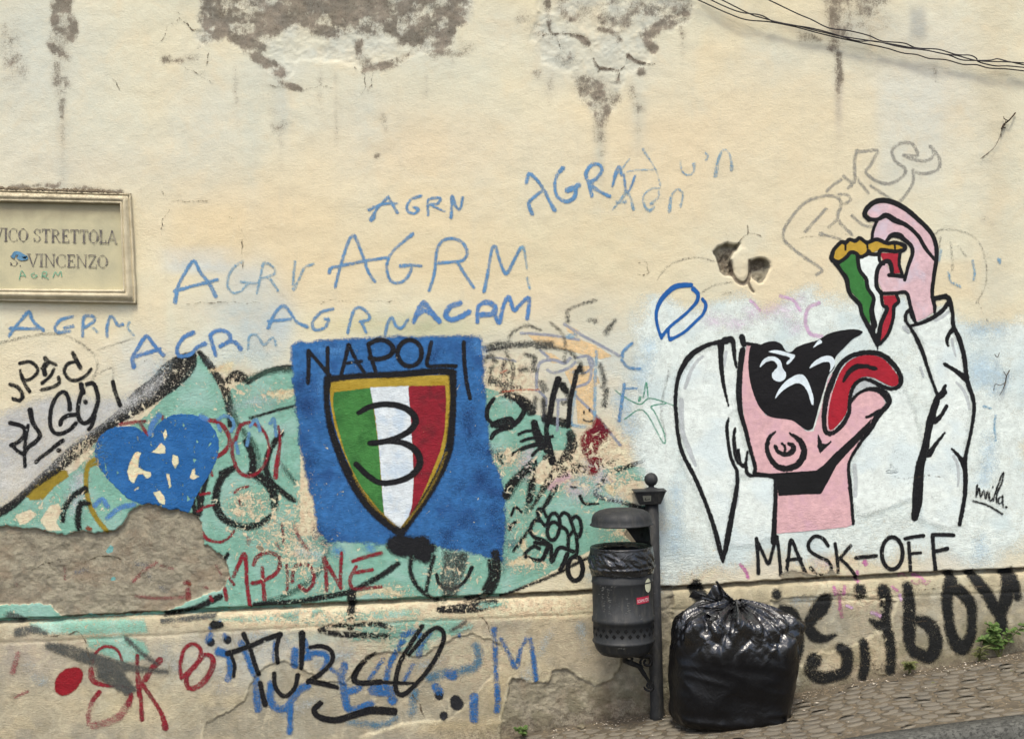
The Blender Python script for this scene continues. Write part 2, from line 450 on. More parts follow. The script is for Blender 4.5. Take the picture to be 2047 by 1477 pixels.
# rolled repairs with straight edges, and washed-out streaks under the damp
for a_ in [(420, 470, 80, 60, (226, 206, 164), .5, 8), (300, 640, 34, 70, (222, 206, 170), .5, 8), (640, 560, 90, 60, (228, 208, 168), .45, 8), (1000, 600, 70, 40, (224, 210, 176), .5, 8), (1625, 300, 130, 120, (226, 214, 180), .4, 8),
           (1820, 260, 66, 120, (210, 213, 200), .6, 8), (1930, 330, 50, 110, (214, 212, 192), .4, 8), (170, 250, 120, 60, (214, 214, 194), .4, 8), (640, 330, 90, 70, (228, 216, 184), .4, 8), (900, 420, 110, 46, (228, 210, 172), .45, 8), (1150, 500, 120, 50, (218, 210, 178), .5, 8),
           (1330, 340, 90, 110, (228, 208, 170), .4, 8), (1570, 560, 110, 44, (224, 206, 172), .4, 8), (1900, 560, 60, 40, (224, 206, 168), .6, 8), (60, 560, 60, 90, (222, 212, 184), .4, 8)]:
    tb_(*a_)
for a_ in [(126, 300, 14, 90, (190, 194, 182), .6), (565, 210, 16, 70, (196, 200, 188), .7), (505, 260, 22, 140, (204, 208, 192), .5), (735, 230, 40, 90, (206, 210, 196), .5), (1198, 300, 12, 80, (196, 196, 178), .7), (1276, 220, 16, 90, (198, 200, 184), .6),
           (1676, 200, 9, 70, (178, 170, 156), .6), (1105, 130, 50, 60, (206, 206, 190), .7), (1230, 120, 90, 60, (202, 204, 190), .7), (1700, 60, 90, 50, (178, 180, 168), .7), (1835, 50, 18, 34, (168, 170, 162), .8, 4), (1560, 110, 60, 40, (206, 208, 192), .5), (860, 120, 80, 30, (208, 208, 190), .6),
           (560, 140, 70, 30, (206, 208, 194), .7), (60, 60, 60, 70, (202, 208, 196), .6), (1000, 60, 60, 60, (210, 210, 192), .6),
           (330, 760, 70, 40, (196, 208, 214), .7), (280, 700, 50, 30, (210, 218, 214), .6), (560, 640, 30, 50, (176, 196, 206), .7), (430, 690, 50, 34, (206, 220, 216), .7), (460, 725, 40, 26, (214, 222, 206), .7), (520, 725, 40, 26, (196, 212, 206), .7),
           (1960, 830, 70, 110, (196, 208, 212), .6), (1240, 760, 60, 60, (206, 216, 210), .6), (1100, 680, 120, 30, (206, 204, 184), .5)]:
    tb_(*a_)
# band and dado
below = sstep(-2, 3, T)[..., None]
band = (sstep(-2, 2, T) * sstep(46, 38, T))[..., None]
dado = sstep(36, 46, T)[..., None]
cb = lin((168, 160, 132)) * (0.86 + 0.3 * Nmid[..., None]); TINT[:] = TINT * (1 - below) + cb * below
cd = lin((158, 153, 134)); cd2 = lin((140, 138, 126)); cd3 = lin((174, 164, 136))
k1 = sstep(0.38, 0.62, Nmid)[..., None]; k2 = sstep(0.52, 0.7, fbm(PXG / 60, PYG / 40, 4, 91))[..., None]
cdm = cd * (1 - k1) + cd2 * k1; cdm = cdm * (1 - k2) + cd3 * k2
TINT[:] = TINT * (1 - dado) + cdm * dado
for a_ in [(100, 1400, 150, 60, (186, 176, 146), .7), (330, 1390, 120, 60, (184, 174, 142), .7), (450, 1300, 120, 40, (180, 178, 160), .6), (180, 1285, 130, 16, (170, 160, 140), .5),
           (1150, 1270, 120, 70, (176, 164, 138), .8), (1010, 1380, 60, 60, (186, 168, 126), .8), (900, 1450, 120, 20, (176, 158, 116), .7),
           (1700, 1230, 110, 40, (164, 154, 132), .7), (1900, 1230, 80, 60, (160, 152, 128), .7), (1700, 1330, 120, 40, (166, 150, 118), .8), (1880, 1310, 120, 24, (120, 112, 84), .8),
           (1640, 1375, 80, 16, (112, 104, 76), .8), (1960, 1280, 60, 40, (128, 124, 96), .7)]:
    e = dado; cx, cy, rx, ry, rgb, al = a_
    g_ = (al * np.exp(-(((PXG - cx) / rx) ** 2 + ((PYG - cy) / ry) ** 2)))[..., None] * e
    TINT[:] = TINT * (1 - g_) + np.array(lin(rgb)) * g_
for a_ in [(500, 1310, 100, 44, (178, 186, 186), .75), (640, 1300, 90, 40, (186, 190, 186), .6), (360, 1300, 50, 40, (184, 190, 180), .6), (330, 1270, 50, 20, (196, 186, 160), .6), (60, 1300, 60, 40, (168, 158, 150), .6), (820, 1290, 60, 24, (150, 186, 166), .7), (760, 1255, 50, 16, (140, 184, 168), .7),
           (560, 1240, 90, 9, (196, 186, 140), .6), (1080, 1225, 140, 10, (206, 190, 140), .6), (1000, 1225, 30, 14, (160, 190, 166), .4), (640, 1270, 60, 16, (160, 190, 180), .5), (860, 1268, 40, 12, (186, 196, 186), .6), (980, 1300, 20, 30, (190, 184, 160), .6), (1040, 1310, 60, 40, (184, 172, 142), .5), (1180, 1320, 60, 40, (170, 158, 134), .6),
           (100, 1330, 90, 30, (176, 168, 150), .6), (240, 1420, 60, 30, (190, 180, 140), .5), (1650, 1200, 120, 16, (196, 182, 150), .6), (1740, 1300, 40, 50, (192, 174, 136), .55), (1800, 1190, 60, 24, (184, 172, 140), .5), (1560, 1250, 30, 60, (176, 160, 126), .6)]:
    cx, cy, rx, ry, rgb, al = a_
    g_ = (al * np.exp(-(((PXG - cx) / rx) ** 2 + ((PYG - cy) / ry) ** 2)))[..., None] * below
    TINT[:] = TINT * (1 - g_) + np.array(lin(rgb)) * g_
# thin coat gone: greyer cement
t_ = field_full(sstep(1.5, -1.5, Dthin), 0)[..., None] * 0.85
TINT[:] = TINT * (1 - t_) + (lin((146, 142, 124)) * (0.8 + 0.4 * Nmid[..., None])) * t_
# bleached grounds inside the weathered top
tz = field_full(sstep(8, -14, Dtop), 0)
tz = (tz * (0.45 + 0.5 * sstep(0.4, 0.6, Nmid)))[..., None]
TINT[:] = TINT * (1 - tz) + lin((205, 207, 192)) * tz
# pale lip of plaster round the broken edges
for D_, wd in ((Dbare, 4), (Dthin, 3), (Dfoot, 3)):
    lip = field_full(np.exp(-((D_ - 3.0) / wd) ** 2) * sstep(0.35, 0.6, nf(Nmid)), 0)[..., None] * 0.75
    TINT[:] = TINT * (1 - lip) + lin((216, 206, 172)) * lip

# ---- mould: density of black growth, dirt, and shade painted into groove and hole, dissolved into speckle by the material
S = np.zeros((NFZ, NFX), np.float32)
def st(pts, r, a, soft=14, smooth=True):
    D = new_field(); add_stroke(D, pts, r, m=soft * 1.6 + 4)
    D += jag * 0.8
    S[:] = np.maximum(S, a * sstep(soft * 1.2, -soft * 0.8, D))
def sp(pts, a, soft=14):
    D = new_field(); add_poly(D, pts); D += jag * 1.3
    S[:] = np.maximum(S, a * sstep(soft * 1.3, -soft * 1.2, D))
st('122,-14,18 120,30,19 128,60,24 118,90,18 130,112,12', 18, 1.0, 12)
st('122,130 120,175,16 135,170,14', 14, .55, 16); st('124,200 125,250', 7, .62, 12); st('124,236', 6, .9, 9)
st('28,60 30,150', 18, .62, 26); st('40,140 48,155', 10, .55, 14); st('330,121 362,122', 7, .68, 9); st('375,115 410,120', 8, .45, 12); st('124,250 122,345', 8, .22, 16)
sp('395,-20 955,-20 942,48 916,62 905,96 850,108 800,84 700,66 660,84 620,60 560,66 520,110 480,94 450,76 398,98 388,76 400,56', .88, 10)
sp('560,-20 800,-20 780,70 700,60 660,40 600,60', .95, 16)
st('470,70 500,100 520,120 545,135 560,148', 9, .92, 10); st('716,88 720,112 740,138', 9, .9, 8); st('730,138 760,134 800,122 830,104 850,98 880,104', 6, .95, 8)
st('560,165 600,178', 4, .8, 6); st('545,180 548,250 565,248', 9, .52, 14); st('850,90 870,110 940,96', 10, .66, 12); st('905,60 930,95', 8, .4, 14)
st('670,150 673,290', 4, .3, 6); st('740,150 735,185', 3, .4, 5); st('765,225 770,260', 5, .45, 9); st('752,312', 4, .75, 6)
st('790,30 800,70', 20, .75, 20); st('860,40 900,30', 22, .8, 20)
st('1094,-14 1097,50 1104,66 1130,68 1156,72 1176,88', 4.5, .92, 7); sp('1105,-20 1390,-20 1378,36 1330,40 1250,60 1180,44 1120,66', .6, 14)
st('1198,30 1205,40', 10, .75, 10); st('1288,68 1310,56 1335,44 1368,34', 11, .95, 10); st('1284,74 1296,88 1308,100', 6, .9, 8); st('1362,50 1366,72', 6, .7, 7)
st('1195,58 1222,66 1236,80', 5, .8, 8); st('1187,118 1196,134 1212,138 1232,142 1236,158', 2.5, .9, 4); st('1256,112 1270,122 1290,128', 2.5, .75, 4)
st('1283,146', 9, .9, 7); sp('1142,150 1180,150 1238,156 1236,190 1224,216 1212,250 1208,320 1198,320 1188,250 1160,206', .6, 12)
st('1160,170 1170,190', 12, .6, 12); st('1205,180 1225,196', 14, .74, 14); st('1210,200 1214,226', 7, .75, 9); st('1074,146', 7, .8, 8); st('1110,90 1130,110', 22, .45, 22)
st('1262,180 1280,220', 9, .5, 14); st('1200,295 1202,325', 3, .6, 5); st('1050,40 1080,60', 16, .5, 18)
sp('1640,-20 1710,-20 1705,60 1690,90 1655,84', .62, 14); sp('1700,-20 1785,-20 1780,50 1740,70 1705,60', .5, 16); st('1676,60 1675,100 1678,180', 5, .85, 10); st('1668,90', 13, .8, 12)
sp('1575,60 1600,50 1650,78 1640,86 1600,84', .5, 10); st('1865,130 1872,160', 6, .4, 10)
st('20,376 90,373 160,377 240,386', 4, .8, 7); st('120,372', 8, .7, 8)
for a_ in ['126,240 124,420', '470,140 474,250', '560,240 562,330', '640,140 642,230', '850,110 852,190', '905,100 904,160', '1102,140 1100,210', '1206,330 1208,390', '1275,220 1276,300', '1365,74 1366,130', '1180,210 1190,280', '1675,180 1676,240', '1740,70 1741,120', '1703,60 1704,110']: st(a_, 4, .42, 10)
st('1968,438', 4, .55, 14); st('1982,446', 4, .4, 14)
st('250,690 330,680', 3, .2, 8)
# damp dirt at the foot of the wall
foot = np.array(P('600,1545 900,1490 1150,1448 1300,1424 1590,1383 2040,1300'))
Fd = np.interp(PXf, foot[:, 0], foot[:, 1]) - PYf
dirt = sstep(75, 5, Fd + jag * 2.5) * 0.62 * sstep(560, 1000, PXf)
dirt = np.maximum(dirt, 0.40 * sstep(6, -8, Dfoot) * sstep(1340, 1420, PYf + 40 * (nmid2 - .5)))
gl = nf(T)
S = np.maximum(S, 0.9 * np.exp(-((gl + 1) / 4.5) ** 2))  # dark dirt along the groove, also painting in its shade
S = np.maximum(S, 0.75 * HOLEF * sstep(.3, .6, nmid2)); S = np.maximum(S, 0.95 * sstep(2.5, -1, Dcrk))  # hole interior darkened in colour to stand for its shade; dark crack dirt
tm = fbm(PXf / 26, PYf / 20, 4, 131); ts = fbm(PXf / 5, PYf / 26, 3, 133)
up = sstep(420, 380, PYf)
S = S * (1 - up) + up * np.clip(S * (0.55 + 0.85 * sstep(0.25, 0.75, tm)) * (0.78 + 0.44 * ts), 0, 1)
S = np.maximum(S, dirt)
S = np.maximum(S, 0.78 * sstep(26, -4, Fd + jag) * sstep(700, 1100, PXf))
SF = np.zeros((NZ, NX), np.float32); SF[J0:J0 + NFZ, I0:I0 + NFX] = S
GREEN = np.zeros((NZ, NX), np.float32)
GREEN[J0:J0 + NFZ, I0:I0 + NFX] = sstep(130, 10, Fd) * sstep(850, 1050, PXf) * sstep(0.4, 0.6, nmid2)

# ---- wall material
wall_mat, q, b = new_mat('old_plaster')
p_ = q.pos()
tint = q.attr('tint', 'Color')
n1 = q.noise(p_, 22, 6, 0.62, 0.5); n2 = q.noise(p_, 190, 4, 0.65)
col = q.mix(q.math('MULTIPLY', q.ramp(n1, 0.35, 0.7), 0.16), tint, (0.60, 0.50, 0.33))
col = q.mix(q.math('MULTIPLY', q.ramp(n2, 0.42, 0.72), q.math('MULTIPLY_ADD', q.attr('dado'), 0.34, 0.16)), col, (0.26, 0.22, 0.16))
col = q.mix(q.math('MULTIPLY', q.ramp(q.noise(p_, 2.1, 6, 0.7, 0.4), 0.5, 0.72), 0.30), col, tuple(lin((205, 208, 192))))
stk = q.noise(q.n('Mapping', ins={'Vector': p_, 'Scale': (1.0, 1.0, 0.12)}).outputs[0], 16, 5, 0.65)
col = q.mix(q.math('MULTIPLY', q.ramp(stk, 0.5, 0.75), 0.22), col, tuple(lin((196, 190, 168))))
col = q.mix(q.math('MULTIPLY', q.ramp(q.noise(p_, 5, 5, 0.65, 0.5), 0.48, 0.7), 0.3), col, tuple(lin((224, 205, 168))))
dn = q.noise(p_, 12, 7, 0.72, 0.6)
col = q.mix(q.math('MULTIPLY', q.math('MULTIPLY', q.ramp(dn, 0.50, 0.62), q.attr('dado')), 0.5), col, tuple(lin((136, 128, 106))))
col = q.mix(q.math('MULTIPLY', q.math('MULTIPLY', q.ramp(dn, 0.36, 0.44, 1.0, 0.0), q.attr('dado')), 0.45), col, tuple(lin((206, 196, 166))))
# knocked flakes of cream limewash
fl = q.ramp(q.noise(p_, 30, 6, 0.66, 1.2), 0.66, 0.69)
col = q.mix(q.math('MULTIPLY', fl, 0.5), col, tuple(lin((232, 222, 190))))
# worn zones: underlying peach, cream and grey coats
w_ = q.attr('w')
und = q.mix(q.ramp(q.noise(p_, 33, 5, 0.6), 0.42, 0.6), tuple(lin((226, 216, 180))), tuple(lin((214, 190, 158))))
und = q.mix(q.ramp(q.noise(p_, 60, 6, 0.7, .6), 0.56, 0.64), und, tuple(lin((150, 142, 118))))
above = q.attr('above')
col = q.mix(q.math('MULTIPLY', q.math('MULTIPLY', q.ramp(w_, 0.25, 0.6), above), 0.85), col, und)
# bare mortar
bare = q.attr('bare')
mort = q.mix(q.ramp(q.noise(p_, 14, 6, 0.65), 0.38, 0.64), tuple(lin((176, 168, 145))), tuple(lin((146, 139, 121))))
mort = q.mix(q.ramp(q.noise(p_, 95, 6, 0.8), 0.58, 0.70), mort, tuple(lin((92, 84, 70))))
mort = q.mix(q.math('MULTIPLY', q.ramp(q.noise(p_, 3.2, 5, 0.7, 0.5), 0.5, 0.66), 0.5), mort, tuple(lin((150, 128, 104))))
mort = q.mix(q.ramp(q.noise(p_, 90, 4, 0.7), 0.30, 0.40, 1.0, 0.0), mort, tuple(lin((188, 178, 150))))
col = q.mix(q.ramp(bare, 0.35, 0.65), col, mort)
# moss and damp green at the foot
col = q.mix(q.math('MULTIPLY', q.attr('green'), 0.55), col, tuple(lin((98, 96, 66))))
# speckle of mould, dirt and the painted groove and hole shade
s_ = q.attr('stain_shade')
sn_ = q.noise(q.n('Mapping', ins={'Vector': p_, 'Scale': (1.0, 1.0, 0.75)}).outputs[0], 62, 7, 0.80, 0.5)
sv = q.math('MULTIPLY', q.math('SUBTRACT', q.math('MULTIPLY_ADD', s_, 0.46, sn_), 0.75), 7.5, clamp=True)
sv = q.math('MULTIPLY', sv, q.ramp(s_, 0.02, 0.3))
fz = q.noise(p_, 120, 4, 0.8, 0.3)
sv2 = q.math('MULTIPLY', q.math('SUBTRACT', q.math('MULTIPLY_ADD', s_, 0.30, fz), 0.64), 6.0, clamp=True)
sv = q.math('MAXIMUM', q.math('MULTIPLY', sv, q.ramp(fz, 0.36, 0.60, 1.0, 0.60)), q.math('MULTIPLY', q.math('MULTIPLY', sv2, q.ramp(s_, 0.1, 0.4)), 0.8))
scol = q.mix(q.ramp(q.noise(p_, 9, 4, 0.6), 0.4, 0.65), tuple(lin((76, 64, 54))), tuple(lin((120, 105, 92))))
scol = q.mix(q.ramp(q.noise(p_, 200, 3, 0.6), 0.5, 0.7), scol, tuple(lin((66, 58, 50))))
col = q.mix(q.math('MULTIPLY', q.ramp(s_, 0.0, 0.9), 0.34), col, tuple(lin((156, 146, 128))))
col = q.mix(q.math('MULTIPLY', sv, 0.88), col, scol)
rel = q.n('Group', node_tree=RELIEF, ins={'Extra': 0.0})
q.set(b.inputs['Base Color'], col)
b.inputs['Roughness'].default_value = 0.92
b.inputs['Specular IOR Level'].default_value = 0.2
q.set(b.inputs['Normal'], rel.outputs[0])

# ---- wall mesh
def grid_faces(nx, nz):
    i = np.arange(nx - 1); j = np.arange(nz - 1)
    I, J = np.meshgrid(i, j); a = (J * nx + I).ravel()
    return np.stack([a, a + 1, a + nx + 1, a + nx], 1)

def np_mesh(name, co, faces, attrs, cols=None):
    me = bpy.data.meshes.new(name)
    nv, nfc = len(co), len(faces)
    me.vertices.add(nv); me.vertices.foreach_set('co', np.ascontiguousarray(co, np.float32).ravel())
    me.loops.add(nfc * 4); me.loops.foreach_set('vertex_index', np.ascontiguousarray(faces, np.int32).ravel())
    me.polygons.add(nfc); me.polygons.foreach_set('loop_start', np.arange(0, nfc * 4, 4, dtype=np.int32))
    me.polygons.foreach_set('use_smooth', np.ones(nfc, bool))
    for k, v in attrs.items():
        at = me.attributes.new(k, 'FLOAT', 'POINT'); at.data.foreach_set('value', np.ascontiguousarray(v, np.float32).ravel())
    if cols is not None:
        at = me.attributes.new('tint', 'FLOAT_COLOR', 'POINT')
        c4 = np.ones((nv, 4), np.float32); c4[:, :3] = cols.reshape(-1, 3); at.data.foreach_set('color', c4.ravel())
    me.update(calc_edges=True)
    return me

co = np.stack([GX, -H, GZ], -1).reshape(-1, 3)
ABOVE = sstep(560, 700, PYG) * (1 - 0.6 * sstep(40, 60, T))
DADO = sstep(-2, 3, T)
me = np_mesh('plastered_wall', co, grid_faces(NX, NZ), {'w': Wf, 'bare': B, 'stain_shade': SF, 'green': GREEN, 'above': ABOVE, 'dado': DADO}, TINT)
me.materials.append(wall_mat)
wall = bpy.data.objects.new('plastered_wall', me); C.objects.link(wall)
tag(wall, 'tall cream plastered wall covered in graffiti, its plaster stained and fallen away', 'wall', kind='thing')

# ---- coats of paint: pieces of the wall's own surface lifted a fraction of a millimetre
FCO = np.stack([nf(GX), -H[J0:J0 + NFZ, I0:I0 + NFX], nf(GZ)], -1)
FW = nf(Wf); FB = nf(B)
LAYER = [0]
def components(cell):
    """label 8-connected cells by label propagation"""
    J, I = np.nonzero(cell)
    j0_, i0_ = J.min(), I.min(); sub_ = cell[j0_:J.max() + 1, i0_:I.max() + 1]
    big = sub_.size + 1
    lab = np.where(sub_, np.arange(sub_.size).reshape(sub_.shape), big)
    for _ in range(4000):
        old = lab
        pdd = np.pad(lab, 1, constant_values=big)
        lab = np.minimum.reduce([pdd[a:a + lab.shape[0], c:c + lab.shape[1]] for a in (0, 1, 2) for c in (0, 1, 2)])
        lab = np.where(sub_, lab, big)
        # pointer jumping
        flat = np.append(lab.ravel(), np.full(2, big)); flat = np.where(flat >= big, big, flat)
        m_ = flat < big
        flat[m_] = flat[flat[m_]]
        flat[m_] = flat[flat[m_]]
        lab = flat[:-2].reshape(lab.shape)
        if np.array_equal(lab, old): break
    return lab[J - j0_, I - i0_], J, I

def coat(name, D, mat, parent=None, label=None, margin=3.0, kind=None):
    LAYER[0] += 1
    if mat.get('halo', 0): margin = max(margin, 6.0)
    k = D < margin
    cell = k[:-1, :-1] | k[1:, :-1] | k[:-1, 1:] | k[1:, 1:]
    if not cell.any(): return None
    lab, J, I = components(cell)
    ids, cnt = np.unique(lab, return_counts=True)
    order = np.argsort(-cnt); ids = ids[order]; cnt = cnt[order]
    keepn = max(1, int((cnt >= 12).sum())) if len(ids) <= 40 else 24
    top = parent in (None, wall)
    multi = top and keepn > 1
    lettering = ('tag' in name) or ('letter' in name and 'outline' not in name)
    holder = parent or wall
    if multi:
        holder = empty(name, (0, 0, 0)); holder.parent = wall
        if label: holder['label'] = label
    first = None
    for n_ in range(keepn):
        sel = lab == ids[n_]
        if n_ == 0 and keepn < len(ids):
            sel = sel | np.isin(lab, ids[keepn:])
        a = J[sel] * NFX + I[sel]
        f = np.stack([a, a + 1, a + NFX + 1, a + NFX], 1)
        u, inv = np.unique(f, return_inverse=True)
        f = inv.reshape(-1, 4)
        c = FCO.reshape(-1, 3)[u].copy(); c[:, 1] -= 0.00003 * LAYER[0]
        nm = ('letter' if lettering else 'stroke') if multi else name
        me = np_mesh(nm, c, f, {'d': D.ravel()[u], 'w': FW.ravel()[u], 'bare': FB.ravel()[u]})
        me.materials.append(mat)
        o = bpy.data.objects.new(nm, me); C.objects.link(o)
        o.parent = holder
        if label and not multi and (n_ == 0): o['label'] = label
        if kind: o['kind'] = kind
        first = first or o
    return first

def draw(name, label, mat, strokes=(), polys=(), spolys=(), cuts=(), rings=(), parent=None, margin=3.0, kind=None, rag=0, rags=45):
    """strokes: list of (r, 'x,y[,r] ...')"""
    D = new_field()
    for s in strokes: add_stroke(D, s[1], s[0], m=max(12, margin + 3))
    for p in polys: add_poly(D, p)
    for p in spolys: add_poly(D, p, True)
    for p in rings: add_stroke(D, [(x, y, p[0]) for x, y in ring(*p[1:])], p[0], m=max(12, margin + 3))
    for p in cuts: cut_poly(D, p, False)
    if rag: D += (fbm(PXf / rags, PYf / rags, 4, 200 + LAYER[0]) - 0.5) * 2 * rag
    return coat(name, D, mat, parent, label, margin, kind)

def draw_each(name, label, mat, strokes, **kw):
    for i, s in enumerate(strokes):
        o = draw(name, label if isinstance(label, str) else label[i], mat, strokes=[s], **kw)
        if i: LAYER[0] -= 0
    return o
# ================================================================ PAINT ON THE WALL
BLK = (22, 22, 24)
m_teal = paint('spray_teal', (128, 177, 157), 3, 1, .9, .08, 1.0, var=.12, alt=(150, 190, 176), altscale=5)
m_tealsoft = paint('spray_teal_soft', (132, 178, 158), 9, .9, 1.0, .2, 1.5, alt=(160, 196, 180), altscale=7)
m_ink = paint('spray_black', BLK, 2.6, .95, .75, .16, .5, rough=.5, halo=.16)
m_inkworn = paint('spray_black_worn', (28, 29, 28), 5, .96, 1.0, .16, 1.2, halo=.2)
m_inksoft = paint('spray_black_soft', (40, 41, 44), 9, .92, .9, .25, 1.0)
m_inkfaint = paint('spray_black_faint', (66, 68, 64), 8, .75, .9, .35, 1.2)
m_darkgreen = paint('spray_dark_green', (52, 78, 66), 7, .75, 1.0, .35, 1.0)
m_grey = paint('spray_grey', (108, 106, 98), 4, .42, .5, .5, .8)
m_greyout = paint('spray_grey_outline', (150, 148, 138), 3.5, .72, .4, .35, .6)
m_blue = paint('spray_blue_panel', (50, 104, 160), 9, .99, .66, .06, 2.0, var=.2, alt=(40, 84, 138), altscale=6)
m_bluetag = paint('spray_blue_tag', (98, 146, 188), 3.0, .80, .7, .34, .6, halo=.14)
m_bluetagf = paint('spray_blue_tag_faint', (116, 166, 196), 3, .62, .7, .5, .6, halo=.1)
m_bluethick = paint('spray_blue_thick', (84, 132, 186), 3.2, .86, .75, .3, .8, halo=.16)
m_bluelow = paint('spray_blue_low', (48, 104, 162), 6, .84, .9, .4, 1.0, halo=.2)
m_navy = paint('spray_navy', (24, 50, 96), 36, .72, .2, .45, 4.0)
m_blueleaf = paint('marker_blue', (32, 92, 160), 1.4, .96, .3, .05, .25)
m_red = paint('spray_red', (138, 34, 46), 3, .88, .9, .35, .6, alt=(120, 40, 48), halo=.14)
m_redfaint = paint('spray_red_faint', (150, 72, 78), 5, .55, .25, .5, .8)
m_lilac = paint('spray_lilac', (205, 170, 200), 3, .8, .6, .3, .6)
m_gold = paint('spray_olive_gold', (150, 130, 44), 4, .95, .5, .1, .8)
m_peach = paint('spray_peach', (232, 200, 150), 2, .8, .7, .25, .6)
m_lav = paint('spray_lavender_line', (150, 156, 170), 2, .78, .7, .3, .6)
m_white = paint('roller_white', (219, 228, 221), 40, .96, .45, .22, 3.0, alt=(204, 218, 216), altscale=3)
m_whitehi = paint('brush_white', (224, 232, 225), 16, .95, .3, .12, 2.5, alt=(216, 228, 226), altscale=4)

# ---- old underlying piece in teal
teal = draw('teal_lettering', 'faded teal painted letters running behind the blue panel and the heart', m_teal,
    polys=['-20,1045 26,1008 64,985 108,962 150,930 190,884 232,872 296,828 338,782 376,742 398,704 424,742 448,796 466,774 500,752 545,740 600,736 600,1215 500,1218 400,1226 -20,1244',
           '960,772 1000,784 1032,800 1070,828 1104,836 1134,846 1152,872 1140,900 1120,938 1180,944 1240,930 1292,934 1310,1080 1230,1085 1180,1100 1140,1120 1090,1150 1000,1194 590,1208 590,1070 960,1070'],
    cuts=['1075,930 1100,900 1150,900 1200,930 1190,950 1130,955 1095,975 1060,960', '1230,985 1265,960 1320,965 1320,1010 1270,1010',
          '100,1010 118,1006 124,1020 112,1044 124,1060 96,1062 80,1040', '30,1030 60,1018 74,1028 56,1044 40,1050', '60,900 120,890 190,900 150,940 110,962 60,990'])
draw('teal_brushing', 'soft teal paint below the moulding', m_tealsoft,
    polys=['60,1245 110,1238 290,1236 300,1262 200,1266 70,1262', '420,1236 660,1222 840,1216 840,1228 640,1246 520,1240',
           '175,1272 248,1266 292,1280 302,1300 292,1314 250,1322 200,1300 180,1290', '640,1250 790,1236 880,1232 930,1236 905,1262 850,1284 800,1300 770,1286 700,1250'], margin=6)
draw('pale_patch', 'pale lavender and pink clouds of spray', paint('spray_pale', (196, 188, 192), 30, .8, .6, .3, 2),
    strokes=[(14, '1060,905 1045,950'), (16, '1180,930 1205,960'), (16, '1145,975 1160,985'), (14, '150,1000 160,960')], margin=18, parent=teal)
draw('pink_patch', 'pink spray patch on the teal', paint('spray_pink_patch', (206, 172, 176), 10, .85, .5, .2, 1), strokes=[(9, '1100,972 1135,950,8')], margin=8, parent=teal)
draw('olive_band', 'olive gold diagonal stripe at the lower left', m_gold,
    polys=['40,985 66,966 108,936 134,940 138,952 110,972 86,998 62,1000'], strokes=[(5, '190,918 176,930 172,960 174,990 182,1015 196,1040 214,1062'), (3, '178,932 196,926')])
blackband = draw('black_letter_outline', 'worn black diagonal outline of the old teal letters', m_inkworn,
    strokes=[(8, '-14,1030,10 26,1008,9 60,975,8 104,940,12 140,910,15 170,885,15 200,862,12 240,832,14 280,800,22 315,775,24 345,748,28 370,728,22 384,712,10'),
             (8, '398,704,5 418,728,8 436,755,8 450,780,9 458,812,8 460,852,5'), (12, '452,764,6 470,752,12 486,756,10 496,766,4'),
             (6, '500,760 530,744 560,736 592,734'), (3, '500,836 540,824 592,810'),
             (8, '1006,786,8 1030,794,9 1050,806,10 1062,822,10'), (9, '1090,836 1110,842 1136,848'),
             (10, '1140,868,9 1144,886,11 1132,916,12 1110,945,10 1092,968,7 1060,1020,3'), (9, '1112,950,8 1150,936,11 1180,938,10 1230,920,3'),
             (5, '1290,920 1262,930 1222,946 1198,970 1190,984 1200,994 1230,1000 1262,1010 1290,1018'),
             (3.5, '1000,1192 1060,1168 1110,1148 1160,1122 1200,1104')], margin=5)
draw('dark_green_shade', 'dark green shade lines of the old teal letters', m_darkgreen,
    strokes=[(7, '496,756 540,742 590,738'), (6, '462,800 470,835 490,868 502,882'), (8, '500,880 512,905 520,960'),
             (6, '655,1095 646,1130 620,1160 570,1190 530,1205'), (9, '703,1180 704,1236'), (10, '1054,935 1036,960 1014,990'), (8, '1062,940 1060,1000 1052,1020'),
             (8, '925,1110 905,1160 888,1196'), (5, '560,925 590,965')], margin=6)

# ---- white ground of the mural on the right
white_ground = draw('white_ground', 'rough white rolled ground under the mural of the eating man', m_white,
    polys=['1250,745 1262,690 1282,632 1300,600 1330,590 1400,605 1470,600 1560,592 1640,596 1700,600 1800,600 1860,640 1900,640 1960,650 2010,648 2070,640 2070,1060 1990,1100 1960,1120 1500,1128 1400,1150 1330,1160 1290,1120 1300,1000 1270,930 1250,850'], margin=24, rag=42, rags=70)
draw('lilac_cloud', 'faint lilac clouds over the white ground', paint('spray_lilac_cloud', (208, 188, 206), 30, .6, .4, .6, 3),
    strokes=[(16, '1500,630 1560,620 1590,650'), (14, '1420,640 1480,650'), (10, '1640,1120 1660,1128'), (9, '1580,650 1600,600')], margin=18, parent=white_ground)
draw('blue_cloud', 'faint blue brushing on the white ground', paint('spray_blue_cloud', (184, 206, 216), 34, .75, .4, .5, 3),
    strokes=[(30, '1960,740 1990,760'), (14, '1980,880 1970,960'), (14, '1300,690 1280,760'), (16, '1240,800 1260,860'), (14, '1950,660 2000,660'), (12, '1350,980 1350,1100'), (12, '1960,1080 1960,1110')], margin=20, parent=white_ground)
draw('magenta_speck', 'magenta specks of old paint', paint('spray_magenta', (190, 110, 160), 3, .8, .8, .3, 1.2),
    strokes=[(3.5, '1480,1128 1490,1140 1496,1156'), (5, '1728,1122 1730,1126'), (4, '1712,1142 1714,1160'), (4, '1665,1172 1668,1185'), (4, '1686,1172 1684,1186'), (3, '1678,1200 1676,1216'),
             (3, '1780,1170 1790,1178'), (4, '1750,1224 1758,1230'), (3, '1795,1188'), (3, '1846,1160 1838,1152 1828,1150')], parent=white_ground)

